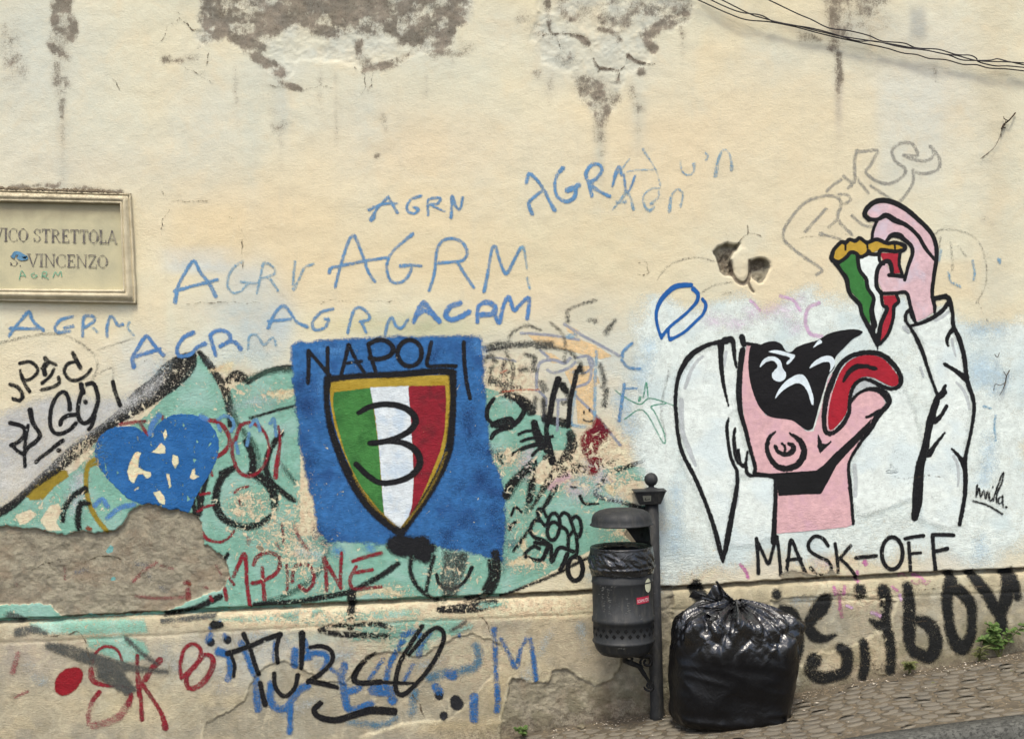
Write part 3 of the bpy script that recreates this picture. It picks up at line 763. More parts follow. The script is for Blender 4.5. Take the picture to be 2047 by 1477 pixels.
draw('spray_wash', 'pale blue and white spray washes over the teal letters', paint('spray_wash', (196, 212, 214), 34, .62, .5, .5, 3), strokes=[(12, '330,720 300,760'), (10, '430,720 520,700'), (14, '150,975 150,1020'), (8, '560,860 552,930'), (12, '640,1110 600,1100'), (10, '1160,960 1240,1000'), (12, '1240,1130 1180,1150'), (8, '470,810 540,800')], margin=20)
draw('cream_scrape', 'cream scraped patches in the teal', paint('scraped_cream', (224, 214, 176), 7, .9, .3, .3, 2.5, alt=(216, 190, 150), altscale=24), strokes=[(6, '540,786,4 566,790,9 590,782,6'), (5, '420,742,3 452,735,9 462,728,5'), (4, '700,1190 760,1178,7 800,1190,3'), (4, '1004,1130,3 1040,1122,7 1060,1126,2'), (5, '1046,1078 1052,1110'), (5, '1218,975,8 1226,985,5'), (4, '935,1090,3 950,1096,5')], margin=8, rag=4, rags=12)
draw('lavender_ground', 'greyish lavender ground behind the left tags', paint('lavender_ground', (194, 195, 192), 26, .85, .5, .3, 3, alt=(208, 206, 196), altscale=4), polys=['-20,830 60,800 130,792 200,800 262,790 300,770 330,745 300,790 240,826 190,858 140,896 90,940 40,985 -20,1020'], margin=18, rag=10)
draw('teal_flake', 'small teal flake left on the bare mortar', paint('teal_flake_paint', (122, 180, 176), 1.2, 1, 0, 0, .4), polys=['209,1103 214,1095 219,1090 225,1094 223,1104 214,1107', '219,1157 224,1153 229,1155 228,1161 220,1161', '172,1228 180,1226 190,1229 184,1233 172,1232'])
draw('mortar_stain', 'faint blue and rust smears on the bare mortar', paint('mortar_smear', (110, 122, 136), 10, .45, 0, .5, 2), strokes=[(5, '270,1128 290,1130'), (4, '295,1148 298,1156'), (5, '150,1145 170,1140'), (6, '320,1175 330,1180')], margin=8)
draw('rust_spot', 'rusty brown spot on the mortar edge', paint('rust_spot', (128, 64, 40), 4, .8, 0, .3, 1), strokes=[(6, '374,1188 374.5,1196'), (5, '372,1166 376,1168'), (3, '90,1060'), (5, '176,1056 180,1058')])
# ---- grey ghosts of letters
draw('grey_outline_letters', 'pale grey outlined letters above the raised hand', m_greyout,
    strokes=[(3.2, '1653,383 1662,373 1682,359'), (3.4, '1686,353 1703,368 1696,376'), (3.4, '1703,368 1709,358 1708,325 1713,302 1718,304 1736,302 1754,302 1748,315 1740,330 1731,345 1748,360 1774,368 1799,358 1810,340 1789,322 1783,302 1797,288 1821,287 1832,302 1832,312 1806,311 1837,322 1858,319 1867,306 1859,293 1876,312 1878,335 1862,345 1847,348 1832,345'),
             (3.2, '1825,340 1825,365 1812,388 1800,402'), (3.2, '1713,358 1736,386'), (3.2, '1740,372 1762,386 1785,402'),
             (3.4, '1632,550 1642,538 1604,512 1571,484 1566,466 1576,444 1606,408 1642,393 1670,394 1682,408 1675,438 1703,469'), (3.2, '1651,418 1610,463'), (3.2, '1675,438 1657,454'),
             (3.2, '1677,389 1694,390 1700,400 1690,407'), (3.2, '1703,431 1723,449 1744,454'), (3.0, '1642,468,5 1650,470,3 1680,478')])
draw('grey_loop', 'pale grey loop right of the raised wrist', m_grey,
    strokes=[(2.2, '1868,469 1883,459 1926,464 1952,479 1964,500 1972,535 1969,573 1952,606'), (3, '1900,485 1903,520 1904,540'), (2, '1915,490 1930,512'), (2, '1880,475 1876,500'),
             (2.4, '1314,558 1335,533 1363,520 1396,515 1428,523'), (2.2, '1403,586 1426,571 1464,564'), (3, '1447,588 1460,586'), (3, '1338,740 1326,790 1322,830 1330,870'),
             (3.4, '-10,688 60,672 120,668 160,686 190,712 194,738 180,765 160,780'), (2.4, '196,700 230,688 268,676'), (3, '200,745 225,736 226,760')], margin=4)
draw('faint_pink_letter', 'faint lilac letter above the black mask', m_lilac, strokes=[(4, '1637,606 1616,616 1610,644 1621,668 1642,672'), (3.5, '1560,592 1585,600 1600,620'), (3, '1500,600 1520,620')])

# ---- peach pieces right of the blue panel
peach = draw('peach_shape', 'peach and cream painted shapes right of the blue panel', m_peach,
    polys=['1050,664 1100,668 1157,677 1190,690 1225,712 1200,718 1140,702 1075,690', '1129,647 1157,660 1154,675 1134,662', '1086,702 1108,708 1126,724 1104,726', '1150,785 1188,770 1190,850 1155,846',
           '1128,742 1150,730 1185,732 1200,765 1170,790 1146,780'])
draw('lavender_outline', 'grey lavender outlines round the peach shapes', m_lav,
    strokes=[(3.2, '1042,666 1100,670 1157,679'), (3, '1128,648 1160,668 1200,690 1240,712'), (3.4, '1072,780 1074,740 1084,722 1110,720 1128,726 1140,716'), (3, '1094,740 1108,745 1136,736 1150,724'),
             (3, '1150,716 1176,712 1186,730 1170,745 1146,744'), (3, '1078,782 1092,800 1086,832'), (3, '1150,790 1190,830 1240,890'), (3, '1108,800 1136,798'), (3, '1116,800 1114,860'),
             (3, '1176,716 1182,740 1176,764 1150,774'), (3, '1080,700 1096,714'), (2.6, '970,716 1000,716 1030,722')], parent=peach)
draw('blue_frame_line', 'thin pale blue frame line beside the red splash', m_bluetagf, strokes=[(3, '1192,702 1192,730'), (3.4, '1150,782 1144,820 1143,848 1168,853'), (3.6, '1190,740 1188,850'), (5, '1128,676 1150,668')], parent=peach)
draw('dense_scribble', 'dense smudged black scribble at the panel edge', m_inksoft, strokes=[(4, '972,700 1010,694 1050,686'), (3, '975,764 1010,768 1040,776'), (3, '1010,722 1004,742 1012,760'), (3, '1050,708 1070,716 1066,730'), (3, '1130,780 1136,800 1124,806'), (5, '1090,840 1086,800'), (5, '1104,906 1090,914')], margin=6)
draw('worn_scribbles', 'worn black scribbles between the panel and the peach shapes', m_inkfaint,
    strokes=[(6, '968,696 1000,688 1040,690 1070,686'), (4, '1015,682 1012,705 1020,722 1026,740 1022,770 1022,800'), (6, '968,720 980,712 990,722'), (9, '1075,690 1100,690'), (4, '1100,692 1140,704 1150,716'),
             (5, '1068,714 1066,735'), (5, '985,735 978,745'), (5, '1040,740 1056,738 1072,740'), (7, '1082,766 1088,778'), (3, '1000,752 1020,742'), (5, '1160,726 1164,746'), (5, '1200,730 1208,760 1204,772'), (6, '1212,780 1208,810'),
             (3, '1018,674 1030,660 1055,651 1080,660'), (3, '1102,646 1122,664 1130,688 1128,722'), (8, '980,758 1010,770'), (5, '1070,795 1068,820'), (4, '1178,640 1184,640'), (6, '1190,642'), (5, '1136,642 1138,618,3 1190,600,3'), (7, '1212,664 1230,640,3')], margin=6)
draw('orange_line', 'thin worn orange line', paint('spray_orange', (196, 110, 84), 2, .7, .8, .4, .8), strokes=[(2, '1005,783 1040,779 1078,779'), (2, '1000,745 1014,740')])
draw('red_splash', 'dark red spray splash flaking off the wall', paint('spray_red_splash', (122, 26, 38), 9, .97, .78, .05, 1.5, alt=(100, 26, 40)),
    polys=['1192,832 1204,842 1216,862 1212,880 1198,890 1194,904 1206,918 1196,934 1192,946 1180,944 1174,918 1162,900 1160,878 1172,860 1184,852'], strokes=[(9, '1186,900 1186,940'), (6, '1200,858 1214,862')], margin=6)
draw('green_pen_star', 'thin green pen drawing of a star left of the white shirt', paint('marker_green', (78, 148, 122), 1.5, .85, .3, .3, .3),
    strokes=[(1.4, '1230,780 1250,795 1280,808 1300,796 1346,810'), (1.4, '1286,796 1292,764 1296,796'), (1.4, '1248,838 1286,820 1325,884 1328,868 1310,826 1302,812 1334,806'), (3, '1278,800 1280,794')])

# ---- blue panel with the shield
panel = draw('blue_panel', 'large rectangle of blue spray paint behind the shield', m_blue,
    polys=['583,690 600,684 680,678 760,673 860,672 958,672 965,676 966,730 970,780 975,840 980,880 984,920 1000,950 1010,985 1010,1040 1008,1100 1004,1122 992,1118 960,1108 900,1100 870,1092 800,1088 700,1086 656,1084 636,1060 628,1010 614,960 602,900 594,830 590,790 584,740'], margin=12, rag=5, rags=20)
draw('navy_spot', 'dark navy bursts of spray on the blue panel', m_navy,
    strokes=[(11, '604,808 612,812'), (10, '622,920'), (10, '608,760 606,770'), (13, '932,1040 938,1044'), (12, '990,1018 984,1022'), (11, '892,1066 896,1088'), (12, '1000,1054 1010,1052'), (11, '955,1080 960,1084'),
             (13, '960,950 965,960'), (11, '918,970'), (11, '985,985'), (12, '990,1110 1000,1125'), (11, '936,820 940,870'), (10, '950,900 980,905'), (12, '700,930 690,900'), (10, '872,708 866,720'), (11, '640,1065 655,1080'), (10, '1020,1085')], margin=20, parent=panel)
draw('pale_blue_dab', 'lighter blue dabs on the panel', paint('spray_light_blue', (84, 140, 196), 24, .7, .3, .3, 2), strokes=[(8, '640,700 700,700'), (8, '650,740 640,780'), (10, '960,700 950,690'), (8, '670,1098 676,1104'), (7, '736,1092 742,1098')], margin=16, parent=panel)
shield = draw('shield', 'gold-edged shield in green, white and red on the blue panel', paint('spray_gold', (176, 150, 54), 2.5, .98, .25, .06, .6, alt=(164, 136, 40)),
    polys=['657,760 720,756 800,752 900,748 903,800 898,868 888,905 870,950 846,994 801,1060 768,1034 736,1000 706,950 684,900 668,850 660,800'], parent=wall)
draw('green_field', 'green left third of the shield', paint('spray_green', (66, 126, 62), 3, .98, .25, .08, .6, alt=(54, 108, 52)), polys=['667,784 742,775 750,840 758,900 762,960 768,1020 768,1032 744,1002 718,968 704,940 688,900 674,850 666,812'], parent=shield)
draw('white_field', 'white middle of the shield', paint('spray_white_field', (218, 226, 228), 2.5, .98, .3, .06, .6, alt=(196, 212, 224), altscale=8), polys=['740,774 780,773 817,771 821,800 824,870 827,930 828,990 824,1024 799,1057 784,1046 768,1030 763,970 758,900 750,830'], parent=shield)
draw('red_field', 'dark red right third of the shield', paint('spray_red_field', (140, 30, 44), 2, .98, .25, .1, .5, alt=(112, 30, 40), altscale=8), polys=['816,775 822,771 860,771 890,770 892,800 889,860 880,902 864,942 850,976 834,1012 816,1036 824,1008 827,960 825,900 821,840 818,800'], parent=shield)
draw('shield_outline', 'thick black outline of the shield', paint('spray_black_shield', BLK, 5, .97, .5, .08, .8, halo=.3), strokes=[(7, '655,758 720,751,6 800,748,7 870,742,7 904,744,8'), (8, '905,745,8 906,800,7 903,850,8 897,900,8 882,940,8 858,984,8 832,1024,7 802,1066,7'), (7, '655,758,8 653,800,6 660,850,7 676,900,8 698,950,9 728,1000,9 764,1038,9 802,1066,8')], parent=shield, margin=4)
draw('gold_rim_haze', 'gold overspray inside the outline', paint('spray_gold_haze', (140, 116, 40), 5, .7, .3, .3, .8), strokes=[(2.5, '892,905 874,950 848,996 806,1052'), (2.5, '706,950 740,1004 790,1050')], parent=shield, margin=4)
draw('numeral_three', 'black painted numeral 3 across the shield', paint('spray_black_three', BLK, 2.5, .97, .35, .06, .4), strokes=[(6, '717,825,5 740,813 770,808 800,812,6.5 822,824,7 831,841,7 822,858,6.5 800,872 770,882 740,886'), (6.5, '768,882,5 800,884,6 824,894,7 838,912,7 837,934,7 816,954,6.5 785,964,6 758,964,6 736,951,6 712,928,6')], parent=shield)
draw('napoli_lettering', 'black hand-lettered word NAPOLI above the shield', m_ink,
    strokes=[(4.2, '617,702,5 617,735 616,766'), (4, '618,702 640,728 660,752,5'), (4, '655,696,4.5 655,725 656,752'), (4, '682,749 690,718 697,690,5'), (4, '697,690 712,720 729,746'), (3.4, '688,727 705,724 723,722'),
             (4.2, '737,694 743,718 752,746'), (5, '737,688 755,680 775,683 786,697,5.5 779,711 757,718 739,716'), (4.3, '862,684 858,705 855,731 885,731 911,732'),
             (4.3, '927,684 928,720 933,765 940,796')], rings=[(5, 819, 706, 24, 26, 14)], parent=panel)
m_dots = paint('spray_black_dots', (34, 35, 38), 4, .97, .2, .05, .3)
draw('black_splotch', 'black spray splotch under the shield tip', paint('spray_black_splotch', (26, 27, 30), 10, .98, .3, .05, 1.5),
    strokes=[(22, '788,1088,16 800,1090,22 825,1092,20 845,1086,16'), (18, '850,1100,14 862,1096,10'), (14, '800,1062,8 800,1080'), (14, '835,1110,10 850,1112')], margin=7, parent=wall)
for k_, s_ in enumerate([(8.5, '878,1386 878.5,1388'), (12, '911,1397,11 914,1404,13'), (8, '887,1427 887.5,1428'), (8, '424,1280 424.5,1281'), (8, '457,1275 457.5,1276')]): draw('black_dot', ['upper left of three black spray dots low in the middle', 'largest black spray dot low in the middle', 'lowest of three black spray dots', 'left black dot beside the red looping figure', 'right black dot above the black tag'][k_], m_dots, strokes=[s_], margin=4)
if 0: draw('black_dots', '', paint('spray_black_dots', (34, 35, 38), 4, .97, .2, .05, .3), strokes=[(8.5, '878,1386 878.5,1388'), (12, '911,1397,11 914,1404,13'), (8, '887,1427 887.5,1428'), (8, '424,1280 424.5,1281'), (8, '457,1275 457.5,1276')], margin=4)

# ---- strokes of the old piece on top
draw('loop_strokes', 'black loops and curls over the teal left of the blue panel', m_inkworn,
    strokes=[(7, '490,882,5 500,898 506,920 504,945'), (5, '468,935,5 450,948,7 438,965,7 431,1000,8 440,1028,8 460,1044,7 492,1053,7 520,1046,7 542,1030,5'), (8, '500,946,6 528,958,9 546,985,9 549,1015,7'),
             (6, '563,866,5 548,884 536,908 532,935 540,960,6 560,980,6 588,1000,5'), (7, '396,988 400,1002 398,1022 392,1030'), (5, '414,946 410,965 404,990 402,1010'), (4, '440,945 452,940,5 468,934,5'),
             (6, '170,978,7 150,988,6 136,1004,6 128,1020,6 126,1040,5'), (5, '176,1006,5 162,1006,6 157,1024,6 156,1044,6 160,1062,5'), (5, '385,1000 392,1036')])
draw('hook_strokes', 'black curved strokes right of the blue panel', m_ink,
    strokes=[(4.5, '987,797,4 975,815 974,835 984,846,4'), (5.5, '1038,802,6 1048,818 1040,836 1028,848,5'), (5, '984,850,5 1000,842,6 1020,840,8 1020,852,7 1002,858,5 988,866,5 982,876,4'), (4, '990,852 1014,850'),
             (3.2, '1037,868 1050,862 1070,860'), (3.4, '1042,882 1060,876 1104,872'), (4, '1020,912,3 1045,896,4 1072,888,5'), (3.4, '1064,910 1076,898 1088,896'), (8, '1068,845,7 1074,868,9 1084,890,10'), (6, '1090,880 1092,900'),
             (6, '1116,758,7 1106,790,6 1099,830,6 1092,858,5 1098,890,6 1104,922,8'), (5, '1153,742 1148,766 1140,800 1136,850')])
draw('dark_lobes', 'worn blackish lobes right of the blue panel', m_inkworn,
    strokes=[(9, '1066,926,9 1046,944,8 1022,968,9 1012,990,9'), (7, '1065,935 1064,970 1058,1000'), (10, '1000,912,9 1012,920,11 1026,908,6'), (9, '1124,770,8 1132,782,7'), (9, '1152,745,5 1160,735,6')], margin=5)
draw('thin_diagonal', 'thin black diagonal line crossing the teal', m_inkworn, strokes=[(3.5, '1112,972,6 1098,996,5 1074,1034 1048,1072 1027,1100')])
draw('lower_loops', 'big black loops under the blue panel', m_inkworn,
    strokes=[(4.5, '823,1112 820,1140 832,1168 850,1186 872,1200'), (9, '990,1106,9 992,1140,10 984,1170,10 966,1192,8 930,1198,4'), (4, '978,1120 980,1150 966,1178'), (5.5, '795,1126 774,1142 740,1162 700,1182 650,1192 590,1202 510,1208'),
             (4, '868,1112 860,1140 852,1180'), (9, '703,1186 703,1206'), (6, '880,1216,6 920,1214,9 960,1210,10 990,1204,7'), (4, '455,1107 446,1120 440,1130'), (6, '440,1192 410,1206 380,1218 330,1226')])
draw('inner_loop', 'black inner U-shaped stroke under the panel', m_ink, strokes=[(3.6, '873,1148 877,1164 890,1174 908,1176 926,1164 938,1146 943,1134,4.5')])
draw('grey_trunk', 'dark grey worn stem between the lower loops', m_inkfaint, polys=['884,1100 938,1104 930,1140 912,1196 888,1196 876,1160 886,1130'], margin=5)
draw('small_black_tag', 'tangled black spray tag left of the litter bin', m_ink,
    strokes=[(3.4, '1092,1032 1087,1021 1079,1016 1074,1022 1079,1037 1089,1050'), (4, '1080,1040 1070,1040 1062,1050 1061,1062 1068,1073 1083,1078 1096,1086'), (3.8, '1115,1046 1106,1043 1097,1050 1094,1064 1098,1076 1106,1079 1114,1070 1119,1052 1117,1034 1107,1025 1098,1033 1094,1050'),
             (3.8, '1119,1032 1127,1024 1137,1030 1143,1046 1150,1066 1158,1072 1162,1054 1158,1036 1149,1032 1142,1040'), (3.8, '1116,1048 1134,1062 1136,1092'), (3.8, '1152,1074 1154,1092 1152,1110'), (3.6, '1144,1062 1136,1074'),
             (4, '1078,1096 1066,1092 1050,1106 1055,1114 1082,1119 1090,1104 1096,1088'), (4, '1069,1084 1095,1088'), (4.2, '1085,1116 1101,1090 1103,1122 1118,1094 1146,1102'), (5, '1134,1107 1128,1122 1120,1139'),
             (2.6, '1022,1030 1030,1013 1042,1023'), (3, '1031,1043 1023,1048 1018,1058'), (3, '1160,992,4 1166,1004 1176,1007 1196,1006,2')], rings=[(5, 1150, 1136, 15, 24, 12)])

# ---- red writing
draw('napoli_red_lettering', 'dark red NAPOLI tag partly hidden by the blue heart', m_red,
    strokes=[(3.6, '240,848 265,844 290,842'), (4, '282,848 290,862 296,872'), (3, '325,832 327,845'), (4.5, '405,841 425,840 440,846 452,860 459,878 455,894 444,906 428,914'), (3, '420,938 424,950'),
             (4.2, '470,880 480,852,4 496,845,4 514,850,4 530,866,3 537,890,3 534,916,3 522,938,3 505,950,4 492,951,4 476,940,4 466,914,4 464,890,4 470,878,5'), (2.6, '556,853,3 560,875,3 557,905,4 553,930,5 551,954,5'),
             (3, '400,988 420,985'), (3, '395,1022 410,1013 426,1008'), (3, '470,984 480,976 496,972'), (3, '478,998 482,1010'), (2.8, '404,1066,5 416,1078,4 440,1083 458,1074 468,1060'), (2.6, '563,1046 566,1070 567,1084')])
draw('campione_lettering', 'dark red letters MPIONE above the moulding', m_red,
    strokes=[(4.2, '467,1151 478,1126 488,1107,5 492,1125 493,1160,4 497,1190 500,1212'), (3.2, '457,1153 468,1168'), (4, '449,1175 453,1198'), (4, '421,1192 424,1200'),
             (4.2, '507,1128 515,1112 535,1104 555,1110 560,1125 553,1144 535,1156 517,1163 505,1165'), (4, '524,1135 526,1165 529,1196,5'), (3.4, '573,1127 575,1155 574,1178'), (4, '585,1162 587,1137 600,1127 618,1130 627,1148 625,1168 612,1179 598,1170'),
             (4.2, '648,1115,5 652,1145 653,1180,4'), (4, '648,1117,5 665,1145 681,1174'), (3.6, '683,1105 681,1140 681,1176'), (4, '706,1121 730,1113 762,1105,4.5'), (3.8, '712,1132 702,1150 700,1166 712,1177 740,1174 762,1172'), (4, '712,1144 744,1138')])
draw('faint_red_marks', 'faint red marks on and beside the bare mortar', m_redfaint,
    strokes=[(4, '588,1050 600,1078 616,1098'), (5, '496,1075 497,1085'), (3, '552,1086 560,1096'), (4, '265,1162 285,1142 310,1126'), (4, '270,1192 310,1196 365,1194'), (6, '373,1180 374,1195'), (4, '367,1166 374,1164'), (3, '126,1135 128,1158'), (3, '28,1165 32,1172'),
             (3, '430,1130 440,1150'), (4, '408,1174 412,1176'), (3, '320,1131 345,1138')])
draw('scarlet_k_tag', 'dark red SK tag low at the left', m_red,
    strokes=[(3, '190,1322 193,1305 206,1292 223,1289 239,1297 248,1316'), (4.4, '186,1335,6 190,1356,6 214,1366,4 250,1368,4 265,1384,5 260,1404,6'), (5, '202,1380 189,1396'),
             (4, '278,1307 278,1336 281,1360,6 282,1386,5'), (3.6, '285,1386 287,1434,5'), (5.5, '323,1316,7 308,1332,6 294,1354,6'), (4.5, '286,1360 303,1386 325,1420 334,1450,7')])
draw('scarlet_s_haze', 'soft faded red bottom curve of the S', m_redfaint, strokes=[(5, '189,1396 181,1420 182,1444'), (8, '260,1404 242,1428 214,1442 190,1446'), (6, '40,1304 30,1340'), (3, '34,1390 60,1378')], margin=5)
draw('red_blob', 'solid dark red oval blob left of the SK tag', paint('spray_red_blob', (140, 26, 36), 4, .98, .5, .06, .6), spolys=['119,1348 137,1333 161,1331 170,1343 165,1362 147,1381 126,1386 114,1374'], margin=4)
draw('red_eight', 'red looping figure left of the black dots', m_red, strokes=[(4, '366,1352 363,1325 372,1294 389,1284 404,1295 399,1317 383,1335 366,1352'), (5, '391,1330 410,1307 424,1308,5 429,1322,6 419,1348,6 399,1368,6 380,1371,5 376,1350,5 391,1328')])

# ---- blue heart
HC = ['268,905 275,902 283,904 278,915 277,933 288,940 302,943 303,952 294,958 285,948 276,948 268,966 258,960 254,942 257,930', '322,884 331,892 331,906 318,907 300,904 310,898', '345,907 356,912 358,925 350,936 343,925', '383,940 390,935 390,948 398,952 386,960 379,955', '331,857 335,870 329,881 325,868', '331,945 339,948 343,972 338,976 335,960', '305,984 320,980 330,994 331,1010 318,1005']
draw('cream_flakes', 'cream limewash showing where the heart has flaked', paint('limewash', (228, 222, 184), 5, .99, .1, .03, 1, alt=(228, 196, 160), altscale=30), polys=HC, margin=6)
draw('blue_heart', 'bright blue painted heart with flaked cream patches', paint('spray_blue_heart', (38, 98, 158), 1.4, .99, .95, .05, .9, var=.10, alt=(48, 108, 168)),
    spolys=['297,872 286,862 268,853 246,852 222,856 204,868 192,888 190,908 196,928 214,955 240,982 264,1000 300,1012 345,1024 374,1026 388,1000 402,975 418,948 432,920 438,888 430,862 412,840 388,829 356,828 330,836 310,854'],
    rag=1.6, rags=7, cuts=['268,905 275,902 283,904 278,915 277,933 288,940 302,943 303,952 294,958 285,948 276,948 268,966 258,960 254,942 257,930', '322,884 331,892 331,906 318,907 300,904 310,898', '345,907 356,912 358,925 350,936 343,925',
          '383,940 390,935 390,948 398,952 386,960 379,955', '331,857 335,870 329,881 325,868', '331,945 339,948 343,972 338,976 335,960', '305,984 320,980 330,994 331,1010 318,1005', '210,925 214,935 212,945', '233,938 238,944 233,950',
          '366,845 370,850 367,856', '420,884 424,884 414,896', '427,865 430,868 426,876', '393,877 396,884 392,886', '386,917 392,918 388,930', '374,990 380,996 374,1002'])
draw('heart_halo', 'lighter blue wash at the edge of the heart', paint('spray_blue_wash', (88, 138, 200), 5, .75, .6, .3, .8), strokes=[(6, '402,832 412,838'), (6, '318,830 304,850 300,866'), (5, '190,1010 204,998 215,1012'), (5, '215,1035 240,1015 268,1008')])
draw('jpec_tag', 'black and grey spray tag at the left edge, upper row', paint('spray_black_tag', (28, 28, 28), 2.6, .95, .5, .35, .5),
    strokes=[(4, '20,768 36,774 45,790 40,800 26,797'), (4, '40,740,3 45,756 52,772 59,782'), (3.6, '40,726 60,723 74,734 74,745 62,757 48,761'), (5, '91,716 94,724 88,736 90,748'), (3.6, '84,736 95,723 112,729'), (3.4, '108,738 100,752 84,766'), (4, '117,754 118,766 104,774 83,779'),
             (3.6, '152,722 136,727 129,742 138,757 152,760,4 170,752 182,738'), (4.6, '146,706 153,720 161,735'), (4.4, '226,763 231,785 240,810')])
draw('pago_tag', 'black spray tag at the left edge, lower row', m_ink,
    strokes=[(4.2, '140,818,5 138,800 130,784 116,789 104,812 100,842 106,862 120,867 138,860 152,846'), (4.5, '150,829 134,831 123,840 121,848'), (4.5, '174,768 186,766 194,782 196,802 188,828 178,842 166,845 157,832 157,808 163,786'), (8, '162,768,5 166,784,6'),
             (4.6, '171,803 171.5,804'), (4, '190,832 184,850 178,858'), (4.4, '20,845 44,852 50,866 38,882 22,890'), (4, '24,890 34,900 44,906'), (4.6, '60,820,6 66,845 80,868 72,882 56,894 48,906'), (3.8, '56,850 51,880 49,906 50,932'), (4, '72,923 84,912 104,898'), (4.5, '108,893 126,880'), (5, '118,900 118.5,900')])

